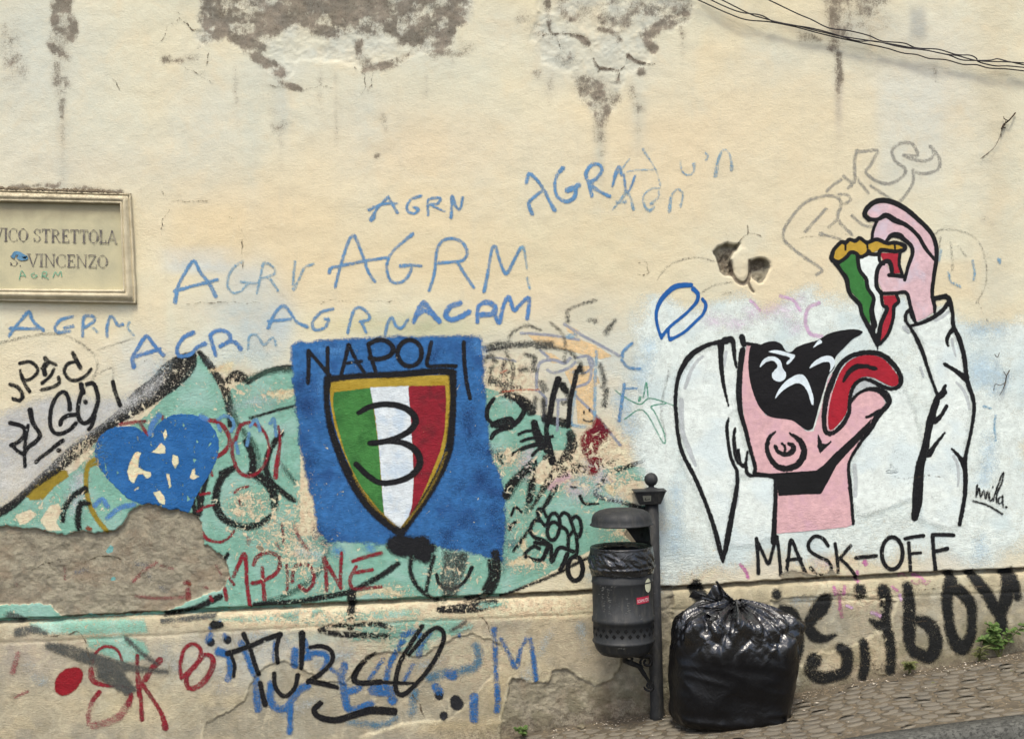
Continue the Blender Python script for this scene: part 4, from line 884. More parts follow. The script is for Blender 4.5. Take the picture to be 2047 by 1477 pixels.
# ---- blue AGRM tags, one part each
AG = [
 ('small pale blue AGRN tag, highest of the middle tags', 2.8, m_bluetag, ['738,420,4 757,411 775,407 793,407', '776,394,3.5 766,404 752,420 746,434,5 742,439,5', '777,395 785,410 794,425,3.6', '841,392,3.5 822,399 813,414 818,425 830,426 836,419,4 827,414', '856,430 855,408 858,398 880,396 874,408 860,409 888,423,2', '902,435,3.5 903,414 904,394,4 912,414 920,418 925,396'], 0),
 ('large AGRM tag with tall thin blue letters in the middle', 3.2, m_bluetag, ['670,574 679,537 695,487 702,474 709,473,4 716,488 724,508 737,544 749,563', '658,545,4 662,536 684,531 728,522 774,515', '824,469,4.5 802,487 782,507 773,532 779,558 792,566 809,560 820,545 822,534', '802,532,4.5 822,530 842,532', '858,581 868,548 871,520 874,500 884,482 906,477 926,487 934,505 926,520 901,524 878,526,4', '914,524 929,548 947,575', '968,582,4 977,535 983,500 990,493 997,515 1006,540 1014,546,4 1028,520 1040,496'], 0),
 ('AGR tag in blue right of the street plaque', 3.6, m_bluetag, ['350,604,4.5 356,573 370,545 387,522 401,545 419,568 431,592,4.5', '349,582,4 381,573 416,564 434,559'], 0),
 ('blue AGRM tag below the street plaque', 3.4, m_bluetag, ['18,672 30,655 43,639 58,624,4 66,642 86,660,4', '20,656 50,657 80,657', '145,633 122,639 110,654 116,664 139,662', '146,652 129,656', '165,672 166,644 170,632 186,633 188,642 170,654', '214,672 215,648 223,632,3 236,650 246,648'], 0),
 ('blue AGRM tag over the tip of the black outline', 4.0, m_bluethick, ['268,733,5 265,715 279,692 293,672 307,688 327,710', '264,715 294,705 320,698', '386,665,5 366,676 354,698 360,712 381,708 393,695 410,687,5', '431,710 424,685 422,668 441,660 457,667 460,680 440,692', '456,682 470,684 481,697,5'], 0),
 ('blue AGRM tag touching the top of the blue panel', 3.2, m_bluetag, ['536,655,4 550,626 566,611,3.6 581,626 594,644 614,653,4', '536,642 560,640 581,638', '665,618 642,624 625,644 629,659 649,655 657,639 650,638', '695,665 705,626 718,614 735,626 738,638 720,643', '722,642 732,664', '770,668 776,644 784,635 792,652 804,655 815,639'], 0),
 ('thick blue AGRM tag above the word on the panel', 5.6, m_bluethick, ['827,644,4 836,622 847,606 860,622 878,642', '838,626 850,620 862,626', '919,606 900,613 891,629 901,639 919,634 937,624', '954,644,4 956,614,4 972,604 989,613 985,627 962,629', '986,622,4 998,646,4 1004,620,4 1010,602,4 1018,594,4 1027,620,4 1037,612,4 1046,603,4 1058,597,4 1054,637,4'], 0),
 ('blue AGRM tag high in the middle, heavy strokes', 3.4, m_bluetag, ['1052,366 1058,348,4 1073,360 1089,383 1098,402 1109,421,4.5', '1064,428,4 1057,408,4 1066,396 1083,383', '1125,337,5 1114,350 1109,370 1114,393 1132,403,4.5 1147,396,4.5 1151,382,4', '1134,381,6 1148,376,6 1157,370,5', '1183,392,4 1177,368 1171,348,4 1182,331,4 1198,330,3.4 1203,342 1194,356 1180,369,5 1200,384 1218,393,4', '1224,373,2 1231,348,4 1238,335,4 1243,350,3', '1247,350,2 1252,385,3 1262,372,2 1269,353,3'], 0),
 ('faint last stroke of the large blue AGRM tag', 3.0, m_bluetagf, ['1040,497 1046,494 1050,512 1053,536', '1054,556 1059,577'], 0),
 ('thin pale A drawn over the high blue tag', 1.8, m_bluetagf, ['1285,299,2.6 1302,325 1314,348 1320,372', '1244,347 1270,341 1312,339', '1240,342 1258,318'], 0),
 ('small faint blue Apn tag under the high tag', 2.6, m_bluetagf, ['1223,421,1.6 1238,404 1252,386,4 1261,398 1266,418,3.6', '1233,405,3.4 1251,404,3.4', '1318,376,1.6 1302,378,2 1287,390,2 1286,406 1297,422,4 1308,414', '1301,408,3.4 1315,396,2 1317,383,2', '1338,422,4 1342,392 1354,379,2 1365,388,2 1360,413,3'], 0),
 ('faint blue Gn tag, farthest up on the right', 2.0, m_bluetagf, ['1360,322,1.6 1363,342 1376,351 1387,343 1387,329,4', '1409,306 1415,312 1411,321', '1430,353,4 1436,318,3 1447,299 1459,312 1463,340,4'], 0),
 ('pale blue letters right of the peach shapes', 3.2, m_bluetag, ['1248,768 1244,794 1238,840,4', '1250,776,2.4 1273,776,2.4', '1263,686 1246,702 1244,714', '1243,720 1256,734 1279,737'], 0),
 ('faint blue GRV letters left of the large tag', 2.8, m_bluetagf, ['486,522 470,532 457,552 456,574 468,586 485,579 494,566 482,564', '494,566 518,566', '514,586 522,548 528,526 544,532 550,545 535,554 522,556', '540,558 556,581', '590,524,3.4 587,548 587,578,3.4 597,560 609,535 626,528', '259,644 256,657 268,670', '496,698 499,672 514,670 528,690 545,674 552,690', '186,656 196,664'], 0),
 ('pale blue letters over the red NAPOLI tag', 3.6, m_bluetag, ['436,838 448,831 462,836 468,850 462,862', '500,852 512,838 520,860', '540,846 548,838 552,870', '498,866 494,890', '472,885 476,905', '436,850 440,860'], 0),
 ('short blue strokes on the cream right of the hand', 2.6, m_bluetagf, ['1876,520,4 1880,500,3', '1944,522 1948,545 1946,560', '1896,545 1900,562 1920,573', '1997,520,5 1998,525,3', '1990,830 1988,850 1990,880', '1966,812 1980,816'], 0),
]
for lab, r, mat, ss, _ in AG:
    draw('agrm_tag', lab, mat, strokes=[(r, s) for s in ss])
draw('blue_leaf', 'dark blue outlined leaf shape left of the hole', m_blueleaf,
    strokes=[(3, '1322,676 1314,650,3 1312,625,3.4 1320,602,4.4 1334,585,5 1350,573,5.5 1366,570,5 1381,570,4.5'), (3.4, '1386,578,5 1395,588,4 1393,602,3.6 1378,620,3 1360,636,3 1338,654,3 1322,674,3.4'), (3, '1404,598,3.6 1411,610,3.6 1405,628 1390,643 1370,662 1350,674 1340,678,4.5'), (2.6, '1338,654 1336,664 1337,674')])
draw('pen_marks', 'tiny black pen scribbles', m_ink, strokes=[(1.6, '1080,972 1096,971'), (1.8, '1140,972 1152,974'), (1.6, '1167,822 1167.5,826'), (1.6, '1178,818 1178.5,822'), (1.5, '1166,838 1174,842 1184,841')])

# ---- the mural: man in a white shirt and black mask eating a slice of pizza
mural = draw('man_mural', 'mural of a man in white shirt and black mask eating a pizza slice', m_whitehi,
    polys=['1450,690 1400,700 1366,738 1353,800 1357,870 1372,920 1407,996 1444,1116 1462,1030 1474,965 1510,948 1546,952 1549,1072 1500,1090 1460,1090 1446,1120 1396,1000 1360,910 1349,830 1354,760 1374,710 1410,688',
           '1490,684 1474,800 1490,880 1510,950 1470,950 1446,1112 1407,996 1372,920 1353,830 1357,760 1385,708 1440,688',
           '1815,624 1830,645 1862,635 1897,600 1904,640 1908,660 1926,710 1934,767 1946,810 1940,860 1928,930 1924,1040 1905,1060 1838,1040 1836,980 1850,890 1872,795 1858,740 1840,690 1812,640',
           '1700,800 1708,764 1724,754 1746,757 1762,770 1780,775 1800,770 1820,800 1840,860 1838,940 1830,1000 1720,1030 1702,1000 1698,930 1740,850 1780,800 1750,780'], margin=10, rag=6)
draw('pink_skin', 'pink face and neck of the painted man', paint('spray_pink', (214, 172, 174), 1.6, .98, .45, .05, .4, alt=(210, 168, 178), altscale=6),
    polys=['1493,688 1504,690 1502,740 1508,790 1530,830 1585,840 1612,862 1626,862 1642,812 1655,758 1666,742 1664,780 1655,830 1656,856 1672,858 1692,830 1702,806 1712,790 1726,781 1748,780 1764,792 1770,806 1758,822 1748,834 1738,856 1716,884 1697,924 1699,960 1706,1048 1690,1053 1640,1058 1600,1062 1551,1066 1551,980 1548,952 1511,948 1508,920 1498,880 1488,840 1482,790 1484,740'], parent=mural)
draw('grey_shading', 'pale grey shading strokes on the shirt', paint('spray_shade_grey', (186, 192, 192), 2, .9, .4, .15, .5),
    strokes=[(3, '1404,713 1392,724 1381,742,3.4 1374,762,4 1369,776,3'), (2.6, '1451,704,3.4 1449,720,3 1448,732,1.6'), (2.6, '1870,640,3.4 1886,632,3 1896,624'), (3, '1912,764,2 1926,780,3 1934,800,3 1938,818,2'), (2.4, '1903,678,3 1906,696,2.4 1911,712,1.6'), (4, '1708,930 1710,960 1709,990'),
             (2.6, '1808,655,5 1816,664,2.4'), (2.6, '1906,912,3 1914,930,3 1916,956,2.6 1914,972,1.6'), (3.4, '1476,940,2 1474,980,4 1472,1010,3'), (5, '1362,800 1364,860 1378,900 1390,930,3'), (2.4, '1840,734 1846,752')],
    polys=['1700,798 1703,780 1712,768 1724,760 1742,758 1758,768 1744,774 1724,776 1712,786'], parent=mural)
draw('hand', 'raised pinkish hand holding the pizza slice', paint('spray_pink_hand', (212, 180, 184), 1.6, .98, .3, .06, .4, alt=(205, 190, 200), altscale=7),
    polys=['1733,424 1748,410 1768,404 1800,412 1834,438 1858,466 1870,490 1871,520 1866,560 1862,600 1868,622 1850,636 1830,643 1824,620 1812,588 1766,586 1754,562 1757,534 1772,524 1781,552 1806,558 1812,536 1824,506 1820,490 1806,478 1798,470 1782,472 1774,482 1744,478 1745,448 1754,440 1740,438'], parent=mural)
pizza = draw('pizza_crust', 'ochre crust of the painted pizza slice', paint('spray_ochre', (186, 152, 56), 1.6, .98, .3, .05, .4), polys=['1662,515 1667,499 1682,484 1698,479 1718,476 1733,484 1754,479 1774,486 1790,487 1806,490 1807,500 1789,502 1756,500 1741,507 1733,507 1720,512 1708,504 1700,504 1692,512 1677,522'], parent=mural)
draw('pizza_green', 'green third of the pizza slice', paint('spray_pizza_green', (56, 118, 56), 1.6, .98, .3, .06, .4), polys=['1677,522 1703,506 1714,514 1718,542 1733,573 1746,596 1742,622 1738,650 1750,676 1738,654 1722,619 1715,598 1700,583 1692,548 1682,540'], parent=mural)
draw('pizza_white', 'white middle of the pizza slice', paint('spray_pizza_white', (226, 234, 228), 1.6, .98, .3, .06, .4), polys=['1718,516 1756,508 1757,528 1752,548 1752,575 1761,592 1764,614 1756,647 1754,672 1746,646 1741,621 1747,596 1733,570 1720,542'], parent=mural)
draw('pizza_red', 'red third of the pizza slice', paint('spray_pizza_red', (164, 40, 54), 1.6, .98, .3, .06, .4), polys=['1758,506 1797,506 1798,527 1803,546 1783,547 1778,524 1764,520', '1764,591 1794,591 1795,606 1785,616 1782,639 1774,667 1758,687 1757,662 1764,639 1769,619'], parent=mural)
draw('black_mask', 'black hair and mask of the painted man', paint('spray_black_mask', (22, 21, 23), 1.4, .99, .25, .03, .3),
    spolys=['1502,690 1517,690 1532,684 1548,682 1562,688 1571,702 1582,703 1592,694 1612,686 1634,680 1654,668 1678,661 1702,658 1718,660 1724,664 1718,670 1704,678 1688,694 1674,708 1668,720 1668,735 1656,750 1646,782 1636,815 1628,846 1623,857 1612,859 1598,850 1582,840 1554,836 1535,831 1519,815 1509,795 1501,770 1496,738 1497,707'], parent=mural)
draw('mask_wrinkle', 'white eyes and wrinkle lines on the black mask', paint('spray_mask_white', (216, 228, 232), 1.4, .98, .2, .04, .25),
    spolys=['1536,703 1554,700 1584,708 1589,710 1587,716 1577,727 1573,728 1572,724 1579,715 1556,708',
            '1519,734 1524,721 1536,713 1551,714 1561,723 1564,735 1571,746 1569,757 1558,763 1546,758 1543,748 1548,740 1554,733 1551,725 1543,721 1531,724',
            '1549,797 1557,778 1572,761 1590,750 1604,749 1614,760 1622,781 1626,797 1625,811 1620,802 1614,783 1604,769 1592,766 1576,773 1562,783',
            '1618,736 1625,725 1641,714 1657,711 1667,717 1668,730 1658,744 1660,732 1657,724 1645,724 1631,730', '1625,695 1636,680 1641,680 1643,685 1634,690'], parent=mural)
draw('tongue', 'long red tongue curling up from the mouth', paint('spray_tongue', (166, 34, 48), 1.4, .99, .2, .05, .3, alt=(150, 34, 48)),
    spolys=['1659,860 1655,832 1661,795 1671,763 1684,736 1701,719 1727,710 1754,712 1772,723 1789,743 1797,758 1794,769 1782,772 1762,763 1745,755 1727,753 1710,762 1699,779 1695,802 1693,822 1680,843'], parent=mural)
draw('black_collar', 'black neckerchief of the painted man', paint('spray_black_collar', (22, 22, 23), 1.4, .99, .55, .03, .3),
    polys=['1504,942 1540,946 1584,943 1631,940 1645,930 1666,908 1697,880 1729,850 1742,836 1738,856 1718,880 1696,903 1671,931 1656,960 1641,987 1600,988 1556,991 1552,964 1544,955 1504,951'], parent=mural)
draw('black_outline', 'black contour lines of the painted man', paint('spray_black_line', BLK, 1.8, .98, .9, .10, .9, halo=.07),
    strokes=[(4.5, '1452,682,6 1426,686,4.5 1401,696,5 1379,712,6 1364,734,5 1354,762,4 1350,800,4 1352,834,4 1356,874,4 1366,910,4 1386,948,4.5 1407,996,4 1426,1049,4.5 1438,1094,5 1445,1122,3'), (4.5, '1445,1122,3 1454,1078,6 1462,1033,5.5 1470,992,5 1474,964,4 1473,940,3.5'),
             (3.4, '1441,688,7 1441,722,5 1446,766,4 1456,811,1.8'), (3.4, '1456,836,2.4 1453,855,3.6 1456,886,3.6 1462,917,3.6 1474,942,3.6'), (3.6, '1469,856,2.6 1467,880,4 1471,911,4.4 1476,925'), (3, '1476,899,3 1479,924,4 1488,932,4 1491,925 1494,903,2.4'), (3.4, '1491,925 1493,944,4 1503,951,3.4 1511,948,3'),
             (5, '1450,680,7 1462,678,6 1466,690,5 1468,710,4 1472,735,2.4'), (7, '1483,673,6 1487,688,6'), (5, '1484,700,6 1479,742,6 1477,783,6 1480,823,5 1489,854,4.4 1499,894,4 1509,931,4 1509,948,4'), (3.6, '1486,686 1500,688 1517,691'), (3, '1504,950 1530,951 1546,954'),
             (4.6, '1551,956,5 1550,1000,4.4 1548,1040,5 1546,1078,6 1547,1084,6'),
             (3, '1699,804,3.4 1717,786,3.4 1736,778,4 1757,780,6 1771,790,8 1777,803,6 1771,814,5 1758,826,6 1748,842,6 1737,862,4.4 1721,882,3.4 1697,924,3 1698,962,4 1702,1004,3.4 1705,1046,3.4'), (2.4, '1732,834,3 1744,829,3.4 1757,820,3'),
             (4, '1550,863,2 1538,874,4 1533,895,4.6 1540,917,5 1554,932,6 1572,936,6.4 1590,931,6.6 1603,917,7 1607,899,6.6 1599,881,6 1579,866,2.4'), (4, '1550,892,4 1556,903,4.4 1571,908,5 1584,902,5.6 1585,891,5 1577,887,4'), (2.8, '1563,886 1569,893 1568,907'),
             (6, '1662,866,5 1650,862,5 1647,832,5 1652,795,6 1663,763,6 1676,734,5 1696,714,5 1726,705,5 1757,707,5.4 1780,722,5.4 1797,744,5 1801,760,5 1796,773,4.4 1780,777,4 1759,770,4.4 1741,761,4 1725,758,3.6 1710,767,4 1702,783,4 1698,804,4 1697,824,4 1686,846,4.6 1670,862,4.6 1658,867,5'),
             (4, '1686,762,2.6 1694,747,4.6 1710,734,6 1729,732,4.4 1750,737,4.4'),
             (3.6, '1816,620,3.4 1810,630 1811,642 1819,654,3 1833,678,4.4 1845,706,4 1855,737,3.4 1864,763,3 1874,789,3.6'), (6, '1873,796,6 1882,789,7 1888,784,6'), (3, '1883,784,4 1890,771,3.4'), (8, '1874,796,7 1866,820,7.4 1859,844,8 1855,862,7 1848,900,8 1839,931,9 1835,972,10.5 1833,1005,10 1828,1034,7'),
             (4, '1892,812,4 1883,828,4 1870,842,6'), (4, '1888,865,2.4 1870,888,4 1856,908,7'), (4.4, '1890,592,5 1898,600,5 1904,627,4 1906,651,4.4 1918,678,5 1927,710,5 1931,743,4.6 1935,767,5 1943,789,4.6 1947,810,4 1945,838,3.6 1940,866,3.4 1932,901,3.6 1928,927,5 1930,956,5 1928,992,4.4 1922,1027,4.4 1918,1048,4'),
             (4, '1902,897,2.6 1916,911,4 1927,930,6'), (4, '1906,657,5 1898,667,4.4 1893,678,4 1895,691,2.6'), (5, '1889,728,4 1910,741,4.6 1931,757,7'), (5, '1868,597,5 1890,592,5'), (4, '1897,603,4.6 1884,621,4.6 1864,635,4.6 1843,645,4 1820,652,3'), (3, '1818,620,3 1823,635,3 1831,646,3')],
    polys=['1634,866 1638,872 1643,885 1652,887 1661,880 1662,884 1653,893 1639,906 1634,893'], parent=mural)
draw('hand_outline', 'black outline of the raised hand', paint('spray_black_hand', BLK, 1.5, .99, .35, .04, .3),
    strokes=[(5, '1737,439,5 1728,428,5 1736,413,5 1754,402,5.4 1779,403,5.6 1807,416,5.4 1835,439,5 1860,465,4.6 1871,492,4.4 1871,520,4.4 1867,548,4 1863,586,4 1868,611,4 1868,624,3'), (4, '1736,438,4 1754,439,4 1771,431,5.6 1789,441,6 1812,451,4.4 1835,472,4 1850,497,4 1868,520,3'),
             (3.2, '1753,441 1745,461 1743,478'), (4, '1772,482,3 1782,471,5 1797,471,6 1807,479,4.6 1821,491,4 1824,507,4 1815,533,3.6 1808,560,3.4'), (4.4, '1783,548,4 1781,532,4.6 1774,522,4.6 1759,530,4.6 1752,548,4.4 1752,573,4.4 1761,586,4.4'), (3.6, '1761,587 1790,586 1812,586 1820,614 1828,640'), (4, '1777,550,4 1806,553,4')], parent=mural)
draw('pizza_outline', 'black outline of the pizza slice', paint('spray_black_pizza', BLK, 1.5, .99, .35, .04, .3),
    strokes=[(4, '1670,525,5 1682,543,4 1692,558,5 1698,586,4 1718,609,4.4 1723,629,4 1741,662,5 1753,687,5'), (4, '1714,514 1718,540 1731,558 1734,576 1746,596,4 1742,619,5 1745,640,6 1747,650,6 1744,662,5 1752,684,4'), (3.6, '1761,588 1764,610,3.4 1773,616,4 1766,634,4.4 1760,649,4.4 1756,674,5 1754,690,3'),
             (3.4, '1792,591 1796,603 1787,613,4 1785,636 1775,667 1759,687'), (4, '1662,515,5 1667,499 1682,484,4 1690,486 1698,479 1710,482 1718,476 1732,485 1742,482 1754,479 1774,487 1790,485 1808,492,4.4 1806,500 1789,503 1774,501 1760,500 1756,508 1741,508 1736,502 1733,508 1720,514 1710,506 1700,505 1692,514 1677,524 1664,520,5'), (2, '1690,488 1690,500'), (2, '1733,486 1734,496'), (2, '1788,488 1789,498'),
             (3.4, '1800,500 1797,527 1803,548'), (3.4, '1757,508 1758,522 1766,528'), (1.6, '1753,690 1754,698')], parent=mural)
draw('mask_off_lettering', 'black hand-lettered words MASK-OFF under the mural', paint('spray_black_words', BLK, 2, .95, .9, .12, .4, halo=.1),
    strokes=[(3.6, '1512,1076,4 1515,1114 1516,1145,4'), (3.4, '1512,1078 1524,1103 1536,1126 1544,1100 1551,1076'), (3.4, '1553,1072 1557,1104 1561,1149,3.8'), (3.6, '1571,1149 1576,1114 1581,1078 1594,1106 1610,1145,4'), (3.4, '1572,1120 1586,1117 1601,1116'),
             (3.7, '1655,1090 1645,1076 1629,1071 1617,1083 1618,1099 1635,1111 1655,1121 1661,1137 1651,1149 1634,1148 1620,1134'), (3.6, '1669,1086 1673,1114 1675,1143'), (3.6, '1700,1090 1687,1105 1675,1119'), (3.4, '1680,1116 1698,1134 1714,1156'), (4.2, '1711,1114 1750,1110'),
             (3.8, '1809,1076 1828,1072 1846,1070'), (3.6, '1816,1084 1818,1112 1820,1142'), (3.2, '1818,1106 1840,1104'), (4, '1864,1068 1885,1068 1906,1069'), (4, '1864,1070 1866,1104 1870,1139'), (3.8, '1867,1102 1893,1096,4.4')], rings=[(4.2, 1783, 1105, 21, 32, 14)], parent=mural)
if 0: draw('x', 'small black signature reading mila at the right edge', m_ink, strokes=[(2.4, '1953,970,3 1951,992'), (2.2, '1952,990 1957,976 1960,993 1965,980 1969,996 1973,982 1977,1001 1983,986 1986,1002'), (2.4, '1986,1002 1993,974 2005,944 2004,962 1995,984 1992,1006 1999,990,2.2 2003,992 1996,1006 2004,1000 2005,1014'), (2.4, '1945,1001 1973,1009 2004,1027'), (3, '2011,1013 2011.4,1013'), (2.4, '1984.5,973 1985,973')], parent=mural)

draw('signature', 'small black signature reading mila at the right edge', m_ink, strokes=[(1.7, '1953,970,2.4 1951,992'), (1.6, '1952,990 1957,976 1960,993 1966,980 1970,996 1974,982 1977,1000'), (1.6, '1977,984 1979,1000 1985,996'), (1.8, '1985,1000 1993,974 2005,944 2003,962 1993,986 1992,1005'), (1.6, '2003,992 1996,996 1996,1006 2003,1003 2004,990 2005,1014'), (2.0, '1945,1001 1973,1009 2004,1027'), (2.6, '2011,1013 2011.4,1013'), (2.0, '1984.5,973 1985,973')], parent=mural)

# ---- blue low strokes then black tag on the dado
draw('dado_wash', 'pale blue and white brushed remains on the dado', paint('dado_wash_paint', (176, 192, 196), 26, .6, .8, .6, 3, alt=(196, 190, 176)), strokes=[(10, '480,1270 560,1275 600,1300'), (12, '640,1320 700,1300'), (8, '330,1290 350,1330'), (8, '440,1340 445,1370'), (10, '570,1420 640,1400'), (10, '1020,1385 1060,1340'), (8, '840,1330 880,1320'), (8, '1160,1250 1170,1300'), (6, '1100,1260 1080,1300'), (9, '60,1330 90,1360'), (9, '1590,1200 1660,1195')], margin=16)
draw('teal_remains', 'flaking teal remains low on the dado', m_tealsoft, strokes=[(8, '700,1272,4 740,1268,10 800,1262,6'), (8, '820,1300 850,1290'), (6, '905,1262 940,1250'), (5, '560,1228 640,1222'), (5, '960,1210 1010,1206')], margin=6, rag=4, rags=14)
draw('blue_low_tag', 'blue spray letters low on the dado under the black tag', m_bluelow,
    strokes=[(6, '485,1284,8 497,1309 507,1337 515,1354'), (7, '440,1299,9 460,1308 463,1336 458,1354'), (4, '552,1282 548,1318'), (8, '591,1296 591,1325'), (5, '612,1276 622,1312'), (6, '608,1313 626,1303 650,1304 656,1317 646,1337'), (8, '515,1364 517,1414'), (8, '544,1364 542,1395 556,1412 574,1411 585,1395 600,1376 616,1368'), (6, '583,1398 580,1460'),
             (8, '690,1326 684,1352 690,1382 696,1412 712,1416 742,1404'), (7, '688,1382 720,1372'), (4, '767,1315 738,1356'), (6, '806,1278 780,1325 771,1370'), (7, '808,1266 829,1260 842,1274 838,1306'), (12, '749,1376 784,1378'), (10, '785,1396'), (4, '826,1325 808,1360'), (7, '418,1275 423,1268'), (6, '452,1268'), (6, '425,1250 440,1242'), (4, '659,1330 690,1352')])
draw('blue_im_tag', 'blue spray i and M left of the bin', m_bluelow,
    strokes=[(6, '988,1257,7 988,1270,4'), (5, '990,1276 990,1306 991,1336 995,1395,6 993,1416,6'), (4.4, '1001,1273 1019,1307 1031,1328,6 1040,1298 1052,1274'), (5, '1060,1274,4 1066,1309,5 1072,1360,5'), (9, '948,1390 948,1432')], margin=5)
draw('blue_arc', 'broad faded blue arc on the cement patch', paint('spray_blue_faded', (78, 124, 150), 12, .7, .6, .4, 1.5), strokes=[(9, '952,1290 958,1306 952,1326 932,1336 890,1342 860,1352'), (8, '830,1380 824,1420'), (6, '700,1440 760,1446 790,1432')], margin=8)
draw('blue_blots', 'solid blue blots on the cement patch', m_bluelow, strokes=[(11, '900,1344 904,1346'), (9, '872,1370 878,1378'), (4, '918,1268'), (4, '862,1262,3 850,1280,3')])
draw('dark_grey_band', 'worn dark grey strokes on the lower left dado', paint('spray_dark_grey', (82, 84, 80), 8, .78, .6, .35, 1.2),  # worn band of dark grey spray paint
    strokes=[(12, '100,1288,7 150,1300,13 200,1318,13 250,1328,10 300,1336,6 336,1338,5'), (4, '256,1272 285,1300 318,1324'), (5, '328,1238 400,1232 430,1228'), (9, '40,1262 70,1256 96,1262,4'), (9, '20,1230 40,1236'), (4, '905,1256 930,1240')],
    polys=['198,1312 232,1318 280,1376 258,1388 222,1366 196,1352'], margin=6)
draw('iture_tag', 'large black spray tag low in the middle of the dado', m_ink,
    strokes=[(4.6, '489,1264,5 501,1290 511,1321 519,1344'), (5, '457,1303,5.6 497,1290 532,1275 562,1265,6'), (4.4, '561,1267 555,1292 557,1321'), (3.6, '464,1305 471,1325 470,1348'), (5, '522,1362 527,1386 532,1404,6'), (4.6, '550,1343 551,1366 562,1384 576,1387 591,1371 597,1346'), (6, '606,1263,7 606,1298,5.6 604,1332,4.6'),
             (4.6, '622,1290,4 646,1288 664,1298 666,1317 648,1338 618,1360,5.6'), (5, '618,1358 650,1364,5.6 676,1371,4'), (5, '752,1301,3 728,1320,5 713,1340,6 709,1355,6 722,1362,5.6 761,1360,6'), (3.6, '762,1360 798,1362 829,1362,2.6'), (6.4, '642,1402,5.6 629,1416,5.6 640,1430,6 673,1436,7 712,1425,7 742,1417,8 788,1419,8'),
             (4.6, '845,1248 829,1272 812,1300 800,1322 792,1356,5 794,1380,5 808,1385,5 830,1366 855,1338 874,1308 887,1278 886,1259 874,1252,4.6 857,1260 833,1288 818,1306,3.4')])
draw('flat_loop', 'flat black loop under the moulding', m_inkworn, strokes=[(5, '642,1256,5 656,1249,4 693,1246,5 751,1244,5 780,1251,5 788,1258'), (5, '642,1257,5 673,1263,5.6 722,1266,6 775,1268,6'), (7, '703,1216 703,1250'), (6, '430,1246,9 444,1246,6')])
draw('black_low_lettering', 'big soft black letters low on the right, worn at the foot', paint('spray_black_big', (28, 29, 28), 8, .95, .95, .18, 1.2, halo=.3),
    strokes=[(9, '1550,1185,9.5 1551,1188'), (8, '1560,1212,6.5 1582,1222,9.5 1592,1250,10.5 1596,1290,8.5 1588,1330,5.5'), (14, '1648,1196,13.5 1638,1212,16.5 1622,1232,12.5 1614,1250,10.5 1626,1268,12.5 1645,1274,8.5 1668,1267,3.5'), (12, '1626,1316,15.5 1616,1336,11.5 1634,1350,13.5 1664,1348,11.5 1688,1336,11.5 1690,1304,12.5 1678,1292,10.5'),
             (10, '1716,1176,11.5 1718,1186,11.5'), (8, '1723,1282,8.5 1727,1318,10.5 1721,1348,9.5'), (10, '1763,1178,13.5 1768,1204,12.5 1767,1226,9.5 1770,1258,11.5 1778,1296,10.5 1776,1336,10.5'), (7, '1738,1237,4.5 1754,1247,9.5 1768,1246,10.5'), (10, '1810,1170,9.5 1814,1206,12.5 1814,1246,13.5 1815,1282,11.5 1824,1300,11.5'),
             (12, '1832,1236,9.5 1850,1243,13.5 1864,1262,13.5 1866,1290,13.5 1852,1310,12.5 1828,1300,11.5'), (12, '1899,1148,10.5 1896,1168,14.5 1889,1196,11.5 1892,1232,10.5 1899,1266,11.5 1918,1292,14.5 1936,1268,10.5 1939,1232,9.5 1936,1204,11.5 1918,1182,12.5 1900,1172,12.5'),
             (10, '1941,1147,10.5 1955,1166,11.5 1971,1187,11.5 1983,1210,11.5 1995,1226,12.5 2000,1256,10.5'), (11, '2009,1146,11.5 2010,1170,13.5 2005,1198,13.5 1996,1222,11.5'), (8, '2020,1140 2030,1190'), (9, '1392,1168,11.5 1390,1176,13.5 1396,1186,15.5')], margin=5)
draw('magenta_scribble', 'faded magenta scribble beneath the moulding', paint('spray_magenta_faded', (170, 116, 132), 2.5, .6, .8, .5, .8), strokes=[(2.4, '1800,1152 1806,1146 1812,1152'), (2.4, '1820,1160 1830,1166 1836,1158 1846,1166 1856,1160'), (4, '1674,1178 1680,1230')])
draw('pink_wash', 'faint pink marks left of the black low letters', m_lilac, strokes=[(3.6, '1740,1222 1756,1228'), (3, '1795,1186 1797,1196'), (3, '1690,1208 1700,1212')])

